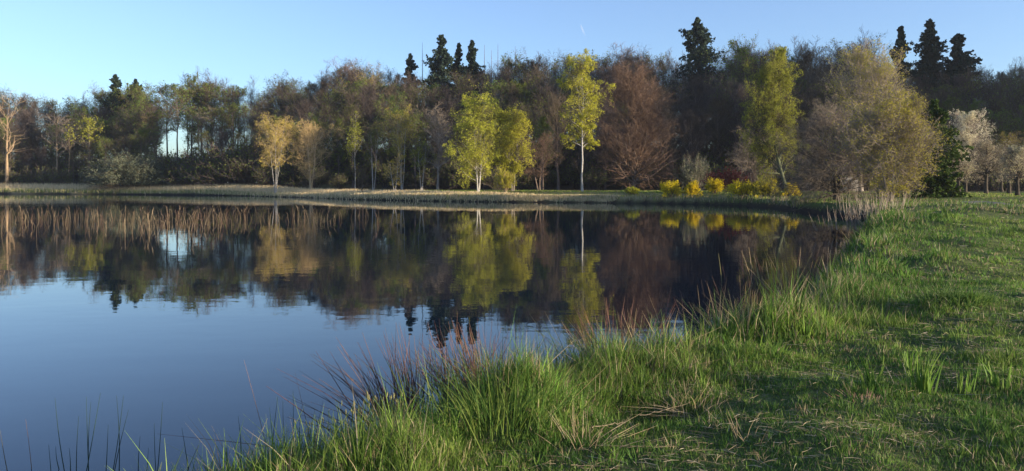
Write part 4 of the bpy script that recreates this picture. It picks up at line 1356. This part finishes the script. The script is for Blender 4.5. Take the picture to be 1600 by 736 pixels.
for k, (tx, ty, bx_, by_, c) in enumerate(st_px):
    Y = 5.75 + 0.25 * math.sin(k * 2.1) + (0.4 if tx > 350 else 0)
    # foot continues to the water or soil below the picture edge
    p1 = np.array(gp(tx, ty, Y)); p0 = np.array(gp(bx_, by_, Y))
    d_ = (p0 - p1); fz = max(gz(p0[0], Y), 0.0) - 0.05
    tt_ = (fz - p1[2]) / d_[2]
    p0 = p1 + d_ * tt_
    pl = np.linspace(p0, p1, 7)
    pl[:, 0] += np.sin(np.linspace(0, math.pi, 7)) * 0.012 * random.uniform(-1, 1)
    w = 0.0042 if c in 'go' else 0.003
    g = Geo()
    v, q = tubes((pl - p0)[None], (np.linspace(1, 0.25, 7) * w)[None], 5)
    g.add(v, q, c=np.array(STC[c]) * random.uniform(0.8, 1.3))
    o = g.obj("bulrush", [M['stem']])
    o.location = p0
    side_ = "bulrush in the open blue water" if tx < 330 else "bulrush in the grassy fringe"
    look = dict(g="dark green", o="olive", t="tan", d="blackish")[c]
    size = "tall" if (by_ - ty) > 95 else "short"
    lean = "left-leaning" if bx_ - tx > 6 else ("right-leaning" if tx - bx_ > 6 else "upright")
    BUL.append(("%s %s %s %s" % (size, look, lean, side_), tx, o))
    props(o, "x", "bulrush", "single bulrushes in the shallows")

by_place(BUL)

# flowering grass heads of the left fringe
g = Geo()
n = 500
pxh = rng.uniform(330, 640, n)
Yh = rng.uniform(5.2, 6.6, n)
xh = (pxh - 800) / F * Yh
dh = shore_dist(xh, Yh); k_ = dh > 0.05
xh, Yh = xh[k_], Yh[k_]; n = len(xh)
zh = ground_z(xh, Yh)
hh = rng.uniform(0.22, 0.42, n)
az = rng.uniform(0, 6.283, n)
base = np.stack([xh, Yh, zh], -1)
tip = base + np.stack([np.cos(az) * 0.05, np.sin(az) * 0.05, hh], -1)
mid = (base + tip) / 2
v, q = tubes(np.stack([base, mid, tip], 1), np.outer(np.full(n, 0.0013), [1, 1, 1]), 3)
g.add(v, q, c=(0.12, 0.17, 0.04))
e2 = tip + np.stack([np.cos(az) * 0.006, np.sin(az) * 0.006, np.full(n, 0.035)], -1)
v, q = tubes(np.stack([tip, (tip + e2) / 2, e2], 1), np.outer(rng.uniform(0.003, 0.0055, n), [0.5, 1, 0.3]), 4)
g.add(v, q, c=(0.36, 0.34, 0.14))
o = g.obj("flowering_grass", [M['blades']])
props(o, "flowering grass heads on the left fringe of the bank", "grass", kind="stuff")

# ------------------------------------------------------------------ small hut behind the spreading tree
M['plaster'] = bark("plaster", (0.22, 0.21, 0.205), (0.30, 0.29, 0.28), scale=2, stretch=(1, 1, 1), bump=0.1, vary=0.0)
M['roof'] = bark("roof_felt", (0.10, 0.08, 0.075), (0.16, 0.13, 0.12), scale=5, vary=0.0)
M['dark_glass'] = bark("door_wood", (0.02, 0.018, 0.016), (0.05, 0.04, 0.035), scale=5, vary=0.0)


def box(g, x0, x1, y0, y1, z0, z1, m=0):
    v = [(x, y, z) for z in (z0, z1) for y in (y0, y1) for x in (x0, x1)]
    g.add(v, [(0, 2, 3, 1), (4, 5, 7, 6), (0, 1, 5, 4), (2, 6, 7, 3), (0, 4, 6, 2), (1, 3, 7, 5)], m)


hx, hy = XY(1320, 97)
hut = empty("garden_hut", (hx, hy, gz(hx, hy) - 0.05), 0.15)
hut.scale = (0.8, 0.8, 0.8)
props(hut, "small pale plastered hut half hidden behind the low spreading tree", "hut")
g = Geo(); box(g, -1.5, 1.5, -1.2, 1.2, 0, 2.15)
g.add([(-1.5, -1.2, 2.15), (1.5, -1.2, 2.15), (0, -1.2, 3.0)], [(0, 1, 2)]); g.add([(-1.5, 1.2, 2.15), (1.5, 1.2, 2.15), (0, 1.2, 3.0)], [(1, 0, 2)])
g.obj("wall", [M['plaster']], hut)
g = Geo()
for s in (-1, 1):
    a = np.array([(0, -1.5, 3.03), (0, 1.5, 3.03), (s * 1.8, 1.5, 2.0), (s * 1.8, -1.5, 2.0)])
    v = np.concatenate([a, a + [0, 0, 0.08]])
    g.add(v, [(0, 1, 2, 3), (4, 7, 6, 5), (0, 4, 5, 1), (1, 5, 6, 2), (2, 6, 7, 3), (3, 7, 4, 0)])
g.obj("roof", [M['roof']], hut)
g = Geo(); box(g, -0.35, 0.35, -1.25, -1.203, 0.05, 1.85); dr = g.obj("door", [M['dark_glass']], hut)
g = Geo(); box(g, 0.24, 0.30, -1.29, -1.252, 0.95, 1.0); g.obj("handle", [M['bark_dead']], dr)

# ------------------------------------------------------------------ contrail high in the sky
m, nt, out = mat_new("contrail_ice")
b = nt.nodes.new("ShaderNodeBsdfDiffuse"); b.inputs[0].default_value = (0.9, 0.9, 0.9, 1)
tr_ = nt.nodes.new("ShaderNodeBsdfTransparent")
mx = nt.nodes.new("ShaderNodeMixShader"); mx.inputs[0].default_value = 0.12
nt.links.new(tr_.outputs[0], mx.inputs[1]); nt.links.new(b.outputs[0], mx.inputs[2]); nt.links.new(mx.outputs[0], out.inputs[0])
a = np.array(P(907, 39, 9000)); e = np.array(P(914, 55, 9000))
pl = np.linspace(a, e, 6)
g = Geo(); v, q = tubes((pl - a)[None], np.array([[3, 7, 9, 8, 5, 2.0]]), 6); g.add(v, q)
o = g.obj("contrail", [m]); o.location = a
props(o, "short thin white contrail in the clear sky above the wood", "contrail")

# ------------------------------------------------------------------ thin evening haze
m, nt, out = mat_new("haze_air")
pv = nt.nodes.new("ShaderNodeVolumePrincipled")
pv.inputs["Color"].default_value = (0.80, 0.88, 1.0, 1)
pv.inputs["Density"].default_value = 0.00015
pv.inputs["Anisotropy"].default_value = 0.3
nt.links.new(pv.outputs[0], out.inputs["Volume"])
g = Geo(); box(g, -2850, 2850, -2850, 2850, float(gv[:, 2].min()) - 1.0, float(gv[:, 2].max()) + 32)
o = g.obj("haze", [m])
props(o, kind="stuff")
